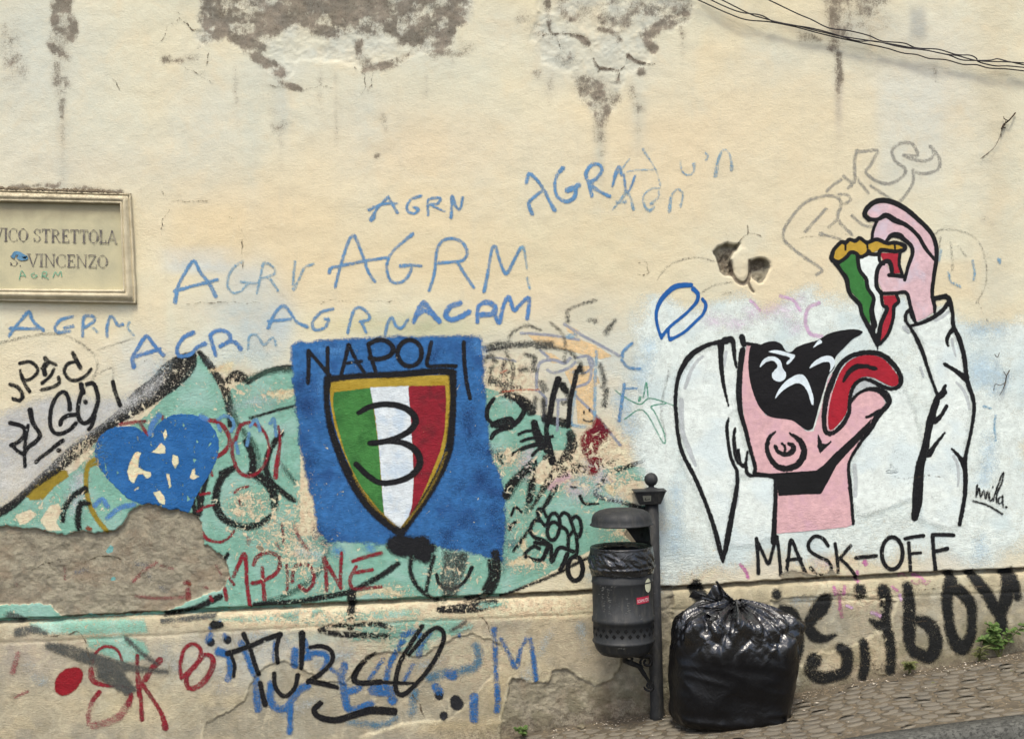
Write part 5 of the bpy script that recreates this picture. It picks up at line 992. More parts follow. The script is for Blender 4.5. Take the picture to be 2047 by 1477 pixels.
# ---- hairline cracks
crk = paint('crack_dark', (88, 76, 60), 1.4, .85, 0.0, .5, .8)
rr = random.Random(3)
def crack(pts, w=1.1):
    pts = P(pts); out = []
    for k in range(len(pts) - 1):
        (x0, y0), (x1, y1) = pts[k][:2], pts[k + 1][:2]
        n = max(2, int(math.hypot(x1 - x0, y1 - y0) / 7))
        for i in range(n):
            t = i / n; out.append((x0 + (x1 - x0) * t + rr.uniform(-1.8, 1.8), y0 + (y1 - y0) * t + rr.uniform(-1.8, 1.8), w * rr.uniform(.25, 1.0)))
    out.append(pts[-1][:2] + (w * .5,)); return (w, out)
for s, w in [[
    ('358,26 362,36 385,60 394,59', 1.5), ('362,36 335,52 328,76 318,84', 1.0), ('416,106 412,136 400,150', 1.3), ('365,132 400,152 430,172', 1.0), ('225,158 232,164 240,182', .9), ('520,166 560,176 600,184 640,172 668,176', 1.1), ('710,136 730,150 730,172 722,190', 1.3), ('748,140 742,170 735,176 728,172', 1.0),
    ('1085,70 1120,66 1150,70 1165,76 1178,88 1182,102', 1.6), ('1186,116 1198,136 1225,137 1236,142 1236,156', 2.0), ('1236,142 1252,128 1256,112 1272,120 1288,128 1310,128', 1.5), ('1110,68 1116,84 1121,98', 1.5), ('1198,136 1194,146', 2), ('1182,186 1196,200 1216,196', 1.1),
    ('1476,486 1494,466 1494,450', 1.4), ('1494,466 1510,468 1524,476', 1.2), ('1455,484 1450,460', .9), ('1277,525 1292,524 1296,545 1284,552 1274,548', 1.0), ('320,374 335,400 360,402 420,404', 1.0), ('340,420 325,440 322,470', .8), ('475,452 485,460 484,500 486,540', 1.1), ('455,430 470,440', 1.0),
    ('2010,240 1998,275 1985,295 1962,316', 1.3), ('1973,640 1955,605', 1.2), ('640,610 650,600 700,604 760,602 800,604', .9), ('370,608 430,604 520,606', .8), ('290,724 296,718 312,728', .9), ('1700,468 1640,470 1592,478', .6), ('1783,952 1800,956 1860,950 1880,952', 1.0),
    ('90,1270 160,1260 172,1272 180,1300 190,1330 205,1352 214,1358', 1.6), ('960,1228 972,1240 980,1262', 1.5), ('1650,1230 1600,1240 1588,1244', 1.0), ('1790,1226 1830,1240 1870,1238', 1.2), ('1765,1170 1800,1180 1900,1170 2010,1166', .9), ('1560,1190 1700,1180 1760,1178', 1.0), ('824,1385 836,1400 850,1430', 1.8),
    ('1700,1326 1740,1326', 1.2), ('1736,1320 1745,1326 1752,1324', 2), ('1738,1330 1748,1336 1758,1332', 2), ('1738,1340 1752,1346 1768,1344', 1.6), ('1588,1325 1600,1318 1608,1330 1610,1345', 1.3), ('60,1140 90,1124 130,1122', 1.2), ('165,1125 200,1112 218,1112 240,1120', 1.6)]][0]: draw('crack', None, crk, strokes=[crack(s, w)], margin=2.5)
print('coats', LAYER[0])
# ================================================================ GROUND
fp_x = np.array([-30.0] + [wx(p) for p in (600, 900, 1150, 1300, 1590, 2040)] + [30.0])
fp_z = np.array([wz(1545) - (wx(600) + 30) * 0.13] + [wz(p) for p in (1545, 1490, 1450, 1426, 1385, 1301)] + [wz(1301) + (30 - wx(2040)) * 0.13])
def gz(x, y): return float(np.interp(x, fp_x, fp_z)) + 0.02 * y
KERB = [(-14, 0.82), (1.2, 0.82), (1.75, 0.85), (2.35, 0.965), (3.2, 1.14), (5, 1.25), (14, 1.4)]
def kerb_y(x): return -float(np.interp(x, [k[0] for k in KERB], [k[1] for k in KERB]))

def simple_mat(name, rgb, rough=0.8, var=0.15, scale=20, alt=None, spec=0.3, bump=0.0, bscale=80, altlo=.5, althi=.6, metal=0.0):
    m, q, b = new_mat(name)
    p_ = q.n('TexCoord').outputs['Object']
    c = lin(rgb)
    col = q.mix(q.ramp(q.noise(p_, scale, 5, .6), .3, .7), tuple(c * (1 - var)), tuple(np.minimum(c * (1 + var), .9)))
    if alt is not None: col = q.mix(q.ramp(q.noise(p_, scale * 2.7, 6, .7, .4), altlo, althi), col, tuple(lin(alt)))
    q.set(b.inputs['Base Color'], col); b.inputs['Roughness'].default_value = rough
    b.inputs['Specular IOR Level'].default_value = spec; b.inputs['Metallic'].default_value = metal
    if bump:
        bp = q.n('Bump', ins={'Distance': 0.003, 'Strength': bump, 'Height': q.noise(p_, bscale, 5, .65)}); q.set(b.inputs['Normal'], bp.outputs[0])
    return m

m_bed = simple_mat('pavement_bed', (92, 84, 70), .95, .2, 14, alt=(118, 106, 86), bump=.8)
def stone_mat():
    m, q, b = new_mat('cobble_stone'); p_ = q.pos()
    oi = q.n('ObjectInfo').outputs['Random']
    base = q.mix(oi, tuple(lin((118, 111, 97))), tuple(lin((104, 99, 88))))
    dust = q.ramp(q.noise(p_, 7, 5, .65), .36, .62)
    col = q.mix(q.math('MULTIPLY', dust, .8), base, tuple(lin((122, 114, 98))))
    col = q.mix(q.ramp(q.noise(p_, 130, 4, .7), .58, .68), col, tuple(lin((84, 74, 60))))
    col = q.mix(q.ramp(q.noise(p_, 11, 3, .6), .66, .72), col, tuple(lin((104, 104, 60))))
    q.set(b.inputs['Base Color'], col); b.inputs['Roughness'].default_value = .82
    q.set(b.inputs['Normal'], q.n('Bump', ins={'Distance': .002, 'Strength': .8, 'Height': q.noise(p_, 140, 5, .7)}).outputs[0])
    return m
m_cobble = stone_mat()
m_kerb = simple_mat('kerb_basalt', (92, 92, 86), .85, .3, 22, alt=(58, 58, 54), bump=1.0, bscale=50, altlo=.45, althi=.6)
m_road = simple_mat('road_basalt', (84, 82, 76), .85, .2, 5, alt=(66, 64, 60), bump=.8)

# pavement bed
xs_g = sorted(set([round(v, 3) for v in np.linspace(-14, 14, 113)] + [round(float(v), 3) for v in fp_x[1:-1]]))
def strip(name, yf, zoff, mat, ny=6, xs_g=xs_g):
    vs, fs = [], []
    for x in xs_g:
        for k in range(ny):
            y = yf(x, k / (ny - 1)); vs.append((x, y, gz(x, y) + zoff(x, k / (ny - 1))))
    for i in range(len(xs_g) - 1):
        for k in range(ny - 1):
            a = i * ny + k; fs.append((a, a + 1, a + ny + 1, a + ny))
    return mesh_obj(name, vs, fs, mat)
pav = strip('pavement', lambda x, t: 0.05 + (kerb_y(x) - 0.05) * t, lambda x, t: -0.0012 + 0.008 * math.exp(-((t - .06) / .08) ** 2) + .0045 * mnoise.noise(Vector((x * 4.2, t * 4, 0))) + .0025 * mnoise.noise(Vector((x * 19, t * 17, 4))), m_bed, 56, sorted(set(xs_g) | set(round(float(v), 3) for v in np.arange(.2, 3.2, .016))))
tag(pav, kind='structure')
road = strip('road', lambda x, t: kerb_y(x) - 0.15 + (-16 - kerb_y(x)) * t, lambda x, t: -0.13, m_road, 8)
tag(road, kind='structure')
kerb = empty('kerb'); tag(kerb, kind='structure')
rk = random.Random(5)
x = -6.0
while x < 7:
    L = rk.uniform(.55, .8)
    if x < 1.4: L = 1.2
    vs, fs = [], []; n = 10; prof = [(0.0, -.25), (0.0, -.03), (.012, -.006), (.03, .003), (.10, .006), (.17, .004), (.175, -.05)]
    for i in range(n + 1):
        xx = x + .006 + (L - .012) * i / n; ky = kerb_y(xx)
        for j, (dy, dz) in enumerate(prof):
            jit_ = .012 if 1 <= j <= 3 else .004
            vs.append((xx, ky - .175 + dy + rk.uniform(-jit_, jit_), gz(xx, ky) + dz + rk.uniform(-jit_, jit_) * .6))
    m_ = len(prof)
    for i in range(n):
        for j in range(m_ - 1):
            a = i * m_ + j; fs.append((a, a + m_, a + m_ + 1, a + 1))
    fs.append(tuple(range(m_))); fs.append(tuple(reversed(range(n * m_, (n + 1) * m_))))
    mesh_obj('kerb_stone', vs, fs, m_kerb, kerb, smooth=True)
    x += L

# cobbles in waving courses
def cobble_mesh(seed):
    r = random.Random(seed); vs, fs = [], []
    for (s, z) in ((1.0, -0.02), (0.99, 0.000), (0.93, 0.0010)):
        for k in range(8):
            t = (k + .5) / 8 * 2 * math.pi
            cx_, cy_ = math.cos(t), math.sin(t)
            e = max(abs(cx_), abs(cy_)); cx_, cy_ = cx_ / e ** .95, cy_ / e ** .95
            vs.append((cx_ * .5 * s * r.uniform(.95, 1.03), cy_ * .5 * s * r.uniform(.93, 1.03), z + (r.uniform(-.0012, .0012) if z > 0 else 0)))
    for l in range(2):
        for k in range(8):
            a, b_ = l * 8 + k, l * 8 + (k + 1) % 8; fs.append((a, b_, b_ + 8, a + 8))
    fs.append(tuple(range(16, 24)))
    me = bpy.data.meshes.new('cobble'); me.from_pydata(vs, [], fs); me.polygons.foreach_set('use_smooth', [True] * len(fs)); me.materials.append(m_cobble); me.update()
    return me
cms = [cobble_mesh(s) for s in range(7)]
cand = []
RW, CL = 0.064, 0.094
for r_ in range(-6, 24):
    off = rk.uniform(0, CL)
    for c_ in range(-80, 100):
        x0 = c_ * CL + off
        w_ = 0.16 * abs(math.sin(math.pi * (x0 + .25) / 1.05))
        y0 = -0.03 - r_ * RW - w_ + 0.1
        sl = -0.16 * math.pi / 1.05 * math.cos(math.pi * (x0 + .25) / 1.05) * (1 if math.sin(math.pi * (x0 + .25) / 1.05) > 0 else -1)
        if y0 > -0.05 or y0 < kerb_y(x0) + .03: continue
        cand.append((x0, y0, math.atan(sl) * .8))
def vis(x, y):
    d = DIST + y; px = 1023.5 + FPX * x / d; py = 738.5 + FPX * (CAMZ - gz(x, y)) / d
    return -20 < px < 2067 and py < 1500, px, py
seen = [c for c in cand if vis(c[0], c[1])[0] and c[0] > .9]
seen.sort(key=lambda c: c[1]); keep_ = set(seen[:296])
restv, restf = [], []
for c in cand:
    x0, y0, an = c
    me = cms[rk.randrange(7)]
    zt = gz(x0, y0); slx = (gz(x0 + .05, y0) - gz(x0 - .05, y0)) / .1
    M = Matrix.Translation((x0, y0, zt + rk.uniform(-.0025, .0015))) @ Matrix.Rotation(-math.atan(slx), 4, 'Y') @ Matrix.Rotation(an + rk.uniform(-.10, .10), 4, 'Z') @ Matrix.Diagonal((CL * rk.uniform(.72, 1.0), RW * rk.uniform(.82, .99), 1, 1))
    if c in keep_:
        o = bpy.data.objects.new('cobble', me); C.objects.link(o); o.parent = pav; o.matrix_world = M
    elif abs(x0) < 6:
        n0 = len(restv); restv += [tuple(M @ v.co) for v in me.vertices]; restf += [tuple(n0 + i for i in p.vertices) for p in me.polygons]
o = mesh_obj('cobble_field', restv, restf, m_cobble, pav); tag(o, kind='stuff')

# litter along the wall's foot
dv, df = [], []
m_lit = bpy.data.materials.new('litter')
def litter(n, xr, yr, s, zz=.007):
    for _ in range(n):
        x0 = rk.uniform(*xr); y0 = -abs(rk.gauss(0, yr)) - .045; z0 = gz(x0, y0) + zz + rk.uniform(0, .003); a_ = rk.uniform(0, 6.3); s_ = s * rk.uniform(.5, 1.4)
        k0 = len(dv)
        for t in range(4):
            an = a_ + t * 1.57 + rk.uniform(-.4, .4); dv.append((x0 + s_ * math.cos(an), y0 + s_ * math.sin(an) * .7, z0 + rk.uniform(0, .004)))
        df.append((k0, k0 + 1, k0 + 2, k0 + 3))
litter(520, (.2, 3.0), .06, .0045); litter(160, (.5, 3.0), .3, .004); litter(18, (.8, 3.0), .25, .011)
m, q, b = new_mat('litter_flakes'); p_ = q.pos()
cr_ = q.n('ValToRGB'); q.set(cr_.inputs[0], q.noise(p_, 60, 2, .5)); e_ = cr_.color_ramp.elements
e_[0].position = .35; e_[0].color = (.30, .22, .13, 1); e_[1].position = .62; e_[1].color = (.62, .56, .46, 1)
q.set(b.inputs['Base Color'], cr_.outputs[0]); b.inputs['Roughness'].default_value = .9
o = mesh_obj('litter', dv, df, m); tag(o, 'pale crumbs of plaster and petals scattered along the foot of the wall', 'litter', kind='stuff')

# ================================================================ STREET PLAQUE
plaque = empty('street_plaque', (wx(112), -0.01, wz(494)))
tag(plaque, 'stone street name plaque in a moulded frame high at the left', 'street sign')
m_frame, q, b = new_mat('plaque_stone'); p_ = q.n('TexCoord').outputs['Object']
zz = q.n('SeparateXYZ', ins={0: p_}).outputs[2]
col = q.mix(q.ramp(q.noise(p_, 18, 5, .6), .35, .65), tuple(lin((212, 200, 168))), tuple(lin((190, 178, 148))))
nrm = q.n('SeparateXYZ', ins={0: q.n('NewGeometry').outputs['Normal']}).outputs[2]
dirt_ = q.math('MULTIPLY', q.ramp(zz, 0.20, 0.30), q.ramp(q.noise(p_, 60, 6, .75), .44, .58))
col = q.mix(q.math('MULTIPLY', dirt_, .7), col, tuple(lin((104, 90, 70))))
q.set(b.inputs['Base Color'], col); b.inputs['Roughness'].default_value = .85
q.set(b.inputs['Normal'], q.n('Bump', ins={'Distance': .003, 'Strength': .6, 'Height': q.noise(p_, 90, 5, .65)}).outputs[0])
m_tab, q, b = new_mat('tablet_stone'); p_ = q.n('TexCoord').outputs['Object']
col = q.mix(q.ramp(q.noise(p_, 7, 5, .6, .3), .35, .65), tuple(lin((196, 188, 152))), tuple(lin((182, 176, 144))))
col = q.mix(q.math('MULTIPLY', q.ramp(q.noise(p_, 160, 4, .7), .58, .7), .4), col, tuple(lin((140, 130, 100))))
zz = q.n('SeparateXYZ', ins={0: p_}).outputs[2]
col = q.mix(q.math('MULTIPLY', q.ramp(q.math('MULTIPLY_ADD', q.noise(p_, 14, 3, .5), .10, zz), .16, .26), .5), col, tuple(lin((120, 108, 84))))  # upper part darkened in colour, painting the frame's shadow on the tablet
q.set(b.inputs['Base Color'], col); b.inputs['Roughness'].default_value = .8
q.set(b.inputs['Normal'], q.n('Bump', ins={'Distance': .002, 'Strength': .4, 'Height': q.noise(p_, 120, 4, .6)}).outputs[0])

def pl(px, py): return wx(px) - plaque.location.x, wz(py) - plaque.location.z
def frame_mesh():
    # corners outer -> inner at successive profile stations (t, depth toward the street)
    outer = [(-48, 379), (263, 389), (275, 607), (-50, 601)]
    inner = [(-16, 404), (244, 409), (250, 580), (-16, 578)]
    prof = [(0, 0.0), (0, .026), (.10, .030), (.12, .020), (.2, .022), (.34, .040), (.5, .050), (.66, .048), (.74, .038), (.80, .038), (.82, .044), (.96, .042), (1.0, .036), (1.0, -.012)]
    vs, fs = [], []
    ns = 24
    for (t, dd_) in prof:
        for c in range(4):
            for s in range(ns):
                u = s / ns
                a0 = np.array(outer[c]) * (1 - t) + np.array(inner[c]) * t; a1 = np.array(outer[(c + 1) % 4]) * (1 - t) + np.array(inner[(c + 1) % 4]) * t
                p = a0 * (1 - u) + a1 * u; X, Z = pl(*p)
                j = (mnoise.noise(Vector((p[0] / 14, p[1] / 14, t * 3))) * .0016)
                vs.append((X + j, -dd_ + .01 + j - (0.004 if c == 2 else 0) * math.sin(t * 3.14), Z + j))
    N_ = 4 * ns
    for i in range(len(prof) - 1):
        for k in range(N_):
            a = i * N_ + k; b_ = i * N_ + (k + 1) % N_; fs.append((a, b_, b_ + N_, a + N_))
    return vs, fs
vs, fs = frame_mesh()
fr = mesh_obj('frame', vs, fs, m_frame, plaque); 
for p in fr.data.polygons: p.use_smooth = True
tx0, tz1 = pl(-17, 403); tx1, tz0 = pl(251, 582)
n = 8; vs = [(tx0 + (tx1 - tx0) * i / n, -.006 + .0008 * ((i * 7 + j * 3) % 5 - 2) * .3, tz0 + (tz1 - tz0) * j / n) for j in range(n + 1) for i in range(n + 1)]
fs = [(j * (n + 1) + i, j * (n + 1) + i + 1, (j + 1) * (n + 1) + i + 1, (j + 1) * (n + 1) + i) for j in range(n) for i in range(n)]
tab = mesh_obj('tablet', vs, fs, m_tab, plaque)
# roman capitals: strokes (x0,y0,x1,y1,width) on a unit-high cell
TK, TN, SF_ = .15, .07, .05
def arc_(cx, cy, rx, ry, a0, a1, n=14): return [(cx + rx * math.cos(math.radians(a0 + (a1 - a0) * k / n)), cy + ry * math.sin(math.radians(a0 + (a1 - a0) * k / n))) for k in range(n + 1)]
def ser(x, y, w=.15): return ([(x - w, y), (x + w, y)], SF_, SF_)
GLY = {
 'V': (.86, [([(.1, .97), (.43, .0)], TK, TK), ([(.43, .0), (.76, .97)], TN, TN), ser(.1, .97), ser(.76, .97)]),
 'I': (.40, [([(.2, .03), (.2, .97)], TK, TK), ser(.2, .025), ser(.2, .975)]),
 'C': (.80, [(arc_(.43, .5, .36, .48, 48, 312, 18), .05, .05, .16), ([(.68, .68), (.68, .96)], SF_, SF_), ([(.68, .04), (.70, .24)], SF_, SF_)]),
 'O': (.80, [(arc_(.4, .5, .33, .47, 0, 360, 24), TN, TN, .16)]),
 'S': (.66, [([(.55, .72), (.52, .90), (.36, .97), (.18, .92), (.10, .77), (.17, .62), (.34, .53), (.50, .42), (.56, .26), (.48, .09), (.30, .03), (.14, .10), (.09, .28)], SF_, SF_, .15), ([(.56, .70), (.56, .96)], SF_, SF_), ([(.08, .04), (.08, .30)], SF_, SF_)]),
 'T': (.76, [([(.38, .03), (.38, .97)], TK, TK), ([(.06, .955), (.70, .955)], TN, TN), ([(.07, .76), (.07, .97)], SF_, SF_), ([(.69, .76), (.69, .97)], SF_, SF_), ser(.38, .025)]),
 'R': (.84, [([(.18, .03), (.18, .97)], TK, TK), ([(.1, .955), (.4, .955), (.58, .88), (.62, .74), (.56, .58), (.38, .50), (.2, .50)], TN, TN, .14), ([(.40, .50), (.68, .03)], TK, .10), ser(.18, .025, .14), ([(.62, .03), (.80, .03)], SF_, SF_), ([(.04, .975), (.2, .975)], SF_, SF_)]),
 'E': (.70, [([(.18, .03), (.18, .97)], TK, TK), ([(.05, .96), (.60, .96)], TN, TN), ([(.05, .04), (.62, .04)], TN, TN), ([(.2, .51), (.46, .51)], TN, TN), ([(.59, .78), (.59, .98)], SF_, SF_), ([(.62, .02), (.62, .24)], SF_, SF_), ([(.46, .42), (.46, .60)], SF_, SF_)]),
 'L': (.66, [([(.18, .03), (.18, .97)], TK, TK), ([(.05, .04), (.58, .04)], TN, TN), ([(.59, .02), (.59, .26)], SF_, SF_), ser(.18, .975, .14)]),
 'A': (.86, [([(.10, .03), (.42, .98)], TN, TN), ([(.42, .98), (.76, .03)], TK, TK), ([(.22, .34), (.62, .34)], TN, TN), ser(.10, .025, .12), ser(.76, .025, .14)]),
 'N': (.90, [([(.16, .03), (.16, .97)], TN, TN), ([(.16, .97), (.74, .03)], TK, TK), ([(.74, .03), (.74, .97)], TN, TN), ser(.16, .025, .12), ([(.03, .975), (.2, .975)], SF_, SF_), ser(.74, .975, .12)]),
 'Z': (.72, [([(.08, .96), (.62, .96)], TN, TN), ([(.58, .95), (.10, .05)], TK, TK), ([(.06, .04), (.66, .04)], TN, TN), ([(.08, .76), (.08, .97)], SF_, SF_), ([(.65, .03), (.65, .26)], SF_, SF_)]),
 '.': (.26, [([(.1, .05), (.16, .05)], .12, .12)]), ' ': (.40, []),
}
m_let, q, b = new_mat('engraved_lettering'); p_ = q.n('TexCoord').outputs['Object']
q.set(b.inputs['Base Color'], q.mix(q.ramp(q.noise(p_, 26, 5, .7), .42, .62), tuple(lin((96, 90, 86))), tuple(lin((150, 144, 124))))); b.inputs['Roughness'].default_value = .8
def roman(text, xL, xR, yT, yB, slope):
    """text between pixel columns xL..xR, cap height yT..yB at its left end, sloping down by slope"""
    tot_ = sum(GLY[c][0] for c in text); sx = (xR - xL) / tot_; h_ = yB - yT
    vs, fs = [], []; x0 = xL; k_ = 0
    for c in text:
        wdt, ss = GLY[c]
        for s in ss:
            pts = s[0]; w0, w1 = s[1], s[2]; mid = s[3] if len(s) > 3 else None
            n_ = len(pts); k_ += 1
            base = len(vs)
            for i, (u, v) in enumerate(pts):
                a_ = pts[max(0, i - 1)]; b_ = pts[min(n_ - 1, i + 1)]
                tx_, ty_ = (b_[0] - a_[0]) * sx, (b_[1] - a_[1]) * h_; L_ = math.hypot(tx_, ty_) or 1
                f = i / (n_ - 1)
                wv = w0 + (w1 - w0) * f
                if mid: wv = max(wv, mid * abs(ty_ / L_)) if True else wv
                nx_, ny_ = -ty_ / L_ * wv * h_ * .5, tx_ / L_ * wv * h_ * .5
                cx_, cy_ = x0 + u * sx, -(v * h_)
                for sg in (1, -1):
                    X_, Y_ = cx_ + sg * nx_, cy_ + sg * ny_
                    py = yB + slope * (X_ - xL) + Y_; q_ = pl(X_, py); vs.append((q_[0], -.0085 - .00006 * k_, q_[1]))
            for i in range(n_ - 1): fs.append((base + 2 * i, base + 2 * i + 1, base + 2 * i + 3, base + 2 * i + 2))
        x0 += wdt * sx
    return mesh_obj('lettering', vs, fs, m_let, tab, smooth=False)
tag(roman('VICO STRETTOLA', -12, 237, 456, 483, .021), 'engraved line reading VICO STRETTOLA')
tag(roman('S. VINCENZO', 22, 218, 507, 533, .018), 'engraved line reading S. VINCENZO')
# little tags on the tablet: ribbons of paint
def ribbon(name, strokes, w, mat, parent, y, conv, label=None):
    vs, fs = [], []
    for k_, s in enumerate(strokes):
        a_ = catmull(P(s), 5) if len(P(s)) > 2 else np.array(P(s)); base = len(vs)
        for i in range(len(a_)):
            t_ = a_[min(len(a_) - 1, i + 1)] - a_[max(0, i - 1)]; L_ = np.hypot(*t_[:2]) or 1
            nx_, ny_ = -t_[1] / L_ * w, t_[0] / L_ * w
            for sg in (1, -1):
                X_, Z_ = conv(a_[i][0] + sg * nx_, a_[i][1] + sg * ny_); vs.append((X_, y - .00005 * k_, Z_))
        for i in range(len(a_) - 1): fs.append((base + 2 * i, base + 2 * i + 1, base + 2 * i + 3, base + 2 * i + 2))
    o = mesh_obj(name, vs, fs, mat, parent, smooth=False)
    if label: o['label'] = label
    return o
m_gpen = simple_mat('green_marker', (110, 170, 140), .6, .2, 60); m_bpen = simple_mat('blue_dab', (92, 138, 170), .6, .2, 30)
ribbon('agrm_tag', ['41,560 46,542 54,554', '42,552 54,551', '72,546 65,550 70,556 77,551 72,551', '86,556 88,545 96,545 94,551 88,552 100,558', '108,556 113,544 118,551 124,543 126,554'], .8, m_gpen, tab, -.0100, pl, 'thin green AGRM tag on the plaque')
ribbon('blue_dab', ['28,516 33,507 42,508 50,513 56,516 46,518 38,514'], 3.6, m_bpen, tab, -.0104, pl, 'blue spray dab over the S of the plaque')
# dirt and moss ledge on top of the frame
vs, fs = [], []
for i in range(90):
    X_, Z_ = pl(-48 + 311 * i / 89, 379 + 10 * i / 89); hgt = (.012 + .010 * random.random()) * (1 if i < 70 else max(.2, (89 - i) / 19))
    vs += [(X_, .0, Z_ - .002), (X_, -.014 - .006 * random.random(), Z_ - .001), (X_, -.010 * random.random(), Z_ + hgt), (X_, .012, Z_ + hgt * .8)]
for i in range(89):
    for j in range(3): a = i * 4 + j; fs.append((a, a + 4, a + 5, a + 1))
mesh_obj('moss_crust', vs, fs, simple_mat('moss_crust', (84, 72, 58), .95, .3, 90, alt=(150, 138, 112), bump=1), plaque)

# ================================================================ CABLES
m_cable = simple_mat('cable_black', (44, 40, 42), .6, .2, 30)
def tube(name, pts, r, mat, parent=None, seg=6, closed=False, label=None):
    vs, fs = [], []; pts = [Vector(p) for p in pts]; n = len(pts)
    for i, p in enumerate(pts):
        t_ = (pts[min(n - 1, i + 1)] - pts[max(0, i - 1)]).normalized()
        up = Vector((0, 0, 1)) if abs(t_.z) < .9 else Vector((0, 1, 0)); s_ = t_.cross(up).normalized(); u_ = s_.cross(t_)
        rr_ = r[i] if isinstance(r, (list, tuple)) else r
        for k in range(seg): a_ = 2 * math.pi * k / seg; vs.append(p + (s_ * math.cos(a_) + u_ * math.sin(a_)) * rr_)
    for i in range(n - 1):
        for k in range(seg): fs.append((i * seg + k, i * seg + (k + 1) % seg, (i + 1) * seg + (k + 1) % seg, (i + 1) * seg + k))
    fs.append(tuple(range(seg))); fs.append(tuple(reversed(range((n - 1) * seg, n * seg))))
    return mesh_obj(name, vs, fs, mat, parent)
CAB = [('1300,-40 1400,2 1452,26 1490,40 1539,44 1583,53 1621,63 1660,72 1698,81 1728,88 1774,97 1804,106 1832,110 1858,118 1891,120 1926,129 1952,130 1977,137 2020,139 2100,148 2300,170', 'lowest black cable sagging along the top right of the wall'),
       ('1400,-20 1495,26 1520,35 1558,46 1596,53 1634,62 1685,74 1741,82 1774,87 1820,96 1858,102 1896,110 1926,121 1977,121 1995,118 2020,124 2100,140 2300,160', 'black cable bending down to a kink near the right edge'),
       ('1500,-16 1591,26 1621,39 1657,57 1698,62 1736,71 1764,83 1807,87 1832,96 1875,99 1911,110 1939,111 1952,117 1957,124 1990,132 2020,133 2100,142 2300,164', 'topmost black cable coming down steeply from the top of the photograph'),
       ('1380,-20 1470,22 1520,31 1545,43 1578,50 1616,56 1662,67 1713,82 1748,83 1799,94 1850,101 1888,109 1916,112 1957,122 2020,125 2100,130 2300,150', 'black cable running in the middle of the bundle')]
for i, (s, lab) in enumerate(CAB):
    a_ = catmull(P(s), 6)
    off = -.040 - .004 * i
    k_ = (DIST + off) / DIST
    pts = [(wx(p[0]) * k_, off + .004 * math.sin(p[0] * .05 + i * 1.7), CAMZ + (wz(p[1]) - CAMZ) * k_) for p in a_]
    c_ = tube('cable', pts, .0033, m_cable); tag(c_, lab, 'cable', 'cables sagging along the top of the wall')

# ================================================================ LITTER BIN
def lathe(prof, n=48, cx=0, cy=0, a0=0, a1=360):
    vs, fs = [], []; full = abs(a1 - a0) >= 360; m_ = n if full else n + 1
    for (r_, z_) in prof:
        for k in range(m_):
            t = math.radians(a0 + (a1 - a0) * k / n); vs.append((cx + r_ * math.cos(t), cy + r_ * math.sin(t), z_))
    for i in range(len(prof) - 1):
        for k in range(n if full else n):
            a = i * m_ + k; b_ = i * m_ + (k + 1) % m_; fs.append((a, b_, b_ + m_, a + m_))
    return vs, fs
def iron(name, rgb, rough=.45):
    m, q, b = new_mat(name); p_ = q.n('TexCoord').outputs['Object']
    c = lin(rgb)
    col = q.mix(q.ramp(q.noise(p_, 12, 5, .6), .35, .7), tuple(c * .8), tuple(c * 1.2))
    col = q.mix(q.math('MULTIPLY', q.ramp(q.noise(p_, 70, 6, .75), .62, .70), .6), col, tuple(lin((112, 110, 104))))
    col = q.mix(q.math('MULTIPLY', q.ramp(q.noise(q.n('Mapping', ins={'Vector': p_, 'Scale': (1, 1, .25)}).outputs[0], 40, 4, .6), .5, .7), .25), col, tuple(lin((90, 86, 76))))
    q.set(b.inputs['Base Color'], col); b.inputs['Specular IOR Level'].default_value = .5
    q.set(b.inputs['Roughness'], q.ramp(q.noise(p_, 30, 4, .6), .3, .7, rough + .12, rough + .3))
    q.set(b.inputs['Normal'], q.n('Bump', ins={'Distance': .0012, 'Strength': .4, 'Height': q.noise(p_, 200, 3, .6)}).outputs[0])
    return m
m_iron = iron('painted_iron', (35, 37, 38)); m_irond = iron('painted_iron_dark', (27, 28, 29), .5)
m_vent_shade = simple_mat('opening_shade', (10, 10, 10), .9, 0)

BY = -0.09                                       # pole
def at(px, py, y):
    """photograph pixel at a chosen distance from the wall -> world"""
    k_ = (DIST + y) / DIST
    return wx(px) * k_, y, CAMZ + (wz(py) - CAMZ) * k_
bx, _, bz = at(1314, 1427, BY)
bz = gz(bx, BY)
bin_ = empty('litter_bin', (bx, BY, bz), (0, math.radians(-1.5), 0))
tag(bin_, 'dark iron litter bin with domed lid hanging on a post with ball finial', 'litter bin')
topz = at(1304, 1005, BY)[2] - bz
SC = 1.0
vs, fs = lathe([(.0, -.05), (.040, -.05), (.040, .02), (.035, .04), (.035, topz), (0, topz)], 24)
mesh_obj('post', vs, fs, m_irond, bin_)
# flared square cap and ball
def box_frustum(b0, b1, z0, z1, dx=0, dy=0):
    vs = [(sx * b + dx, sy * b * .9 + dy, z) for b, z in ((b0, z0), (b1, z1)) for sx, sy in ((-1, -1), (1, -1), (1, 1), (-1, 1))]
    return vs, [(0, 1, 5, 4), (1, 2, 6, 5), (2, 3, 7, 6), (3, 0, 4, 7), (3, 2, 1, 0), (4, 5, 6, 7)]
capdx = -.012
vs, fs = box_frustum(.054, .080, topz - .002, topz + .064, capdx); mesh_obj('post_cap', vs, fs, m_irond, bin_, smooth=False)
vs, fs = box_frustum(.084, .084, topz + .0645, topz + .069, capdx); mesh_obj('cap_plate', vs, fs, m_iron, bin_, smooth=False)
bc = topz + .069 + .008
vs, fs = lathe([(.05, topz + .0695), (.03, topz + .078), (.016, topz + .082), (.014, topz + .09)] + [(.0355 * math.sin(math.radians(a)), topz + .122 - .0355 * math.cos(math.radians(a))) for a in range(25, 181, 12)], 24, capdx + .012)
mesh_obj('ball_finial', vs, fs, m_iron, bin_)
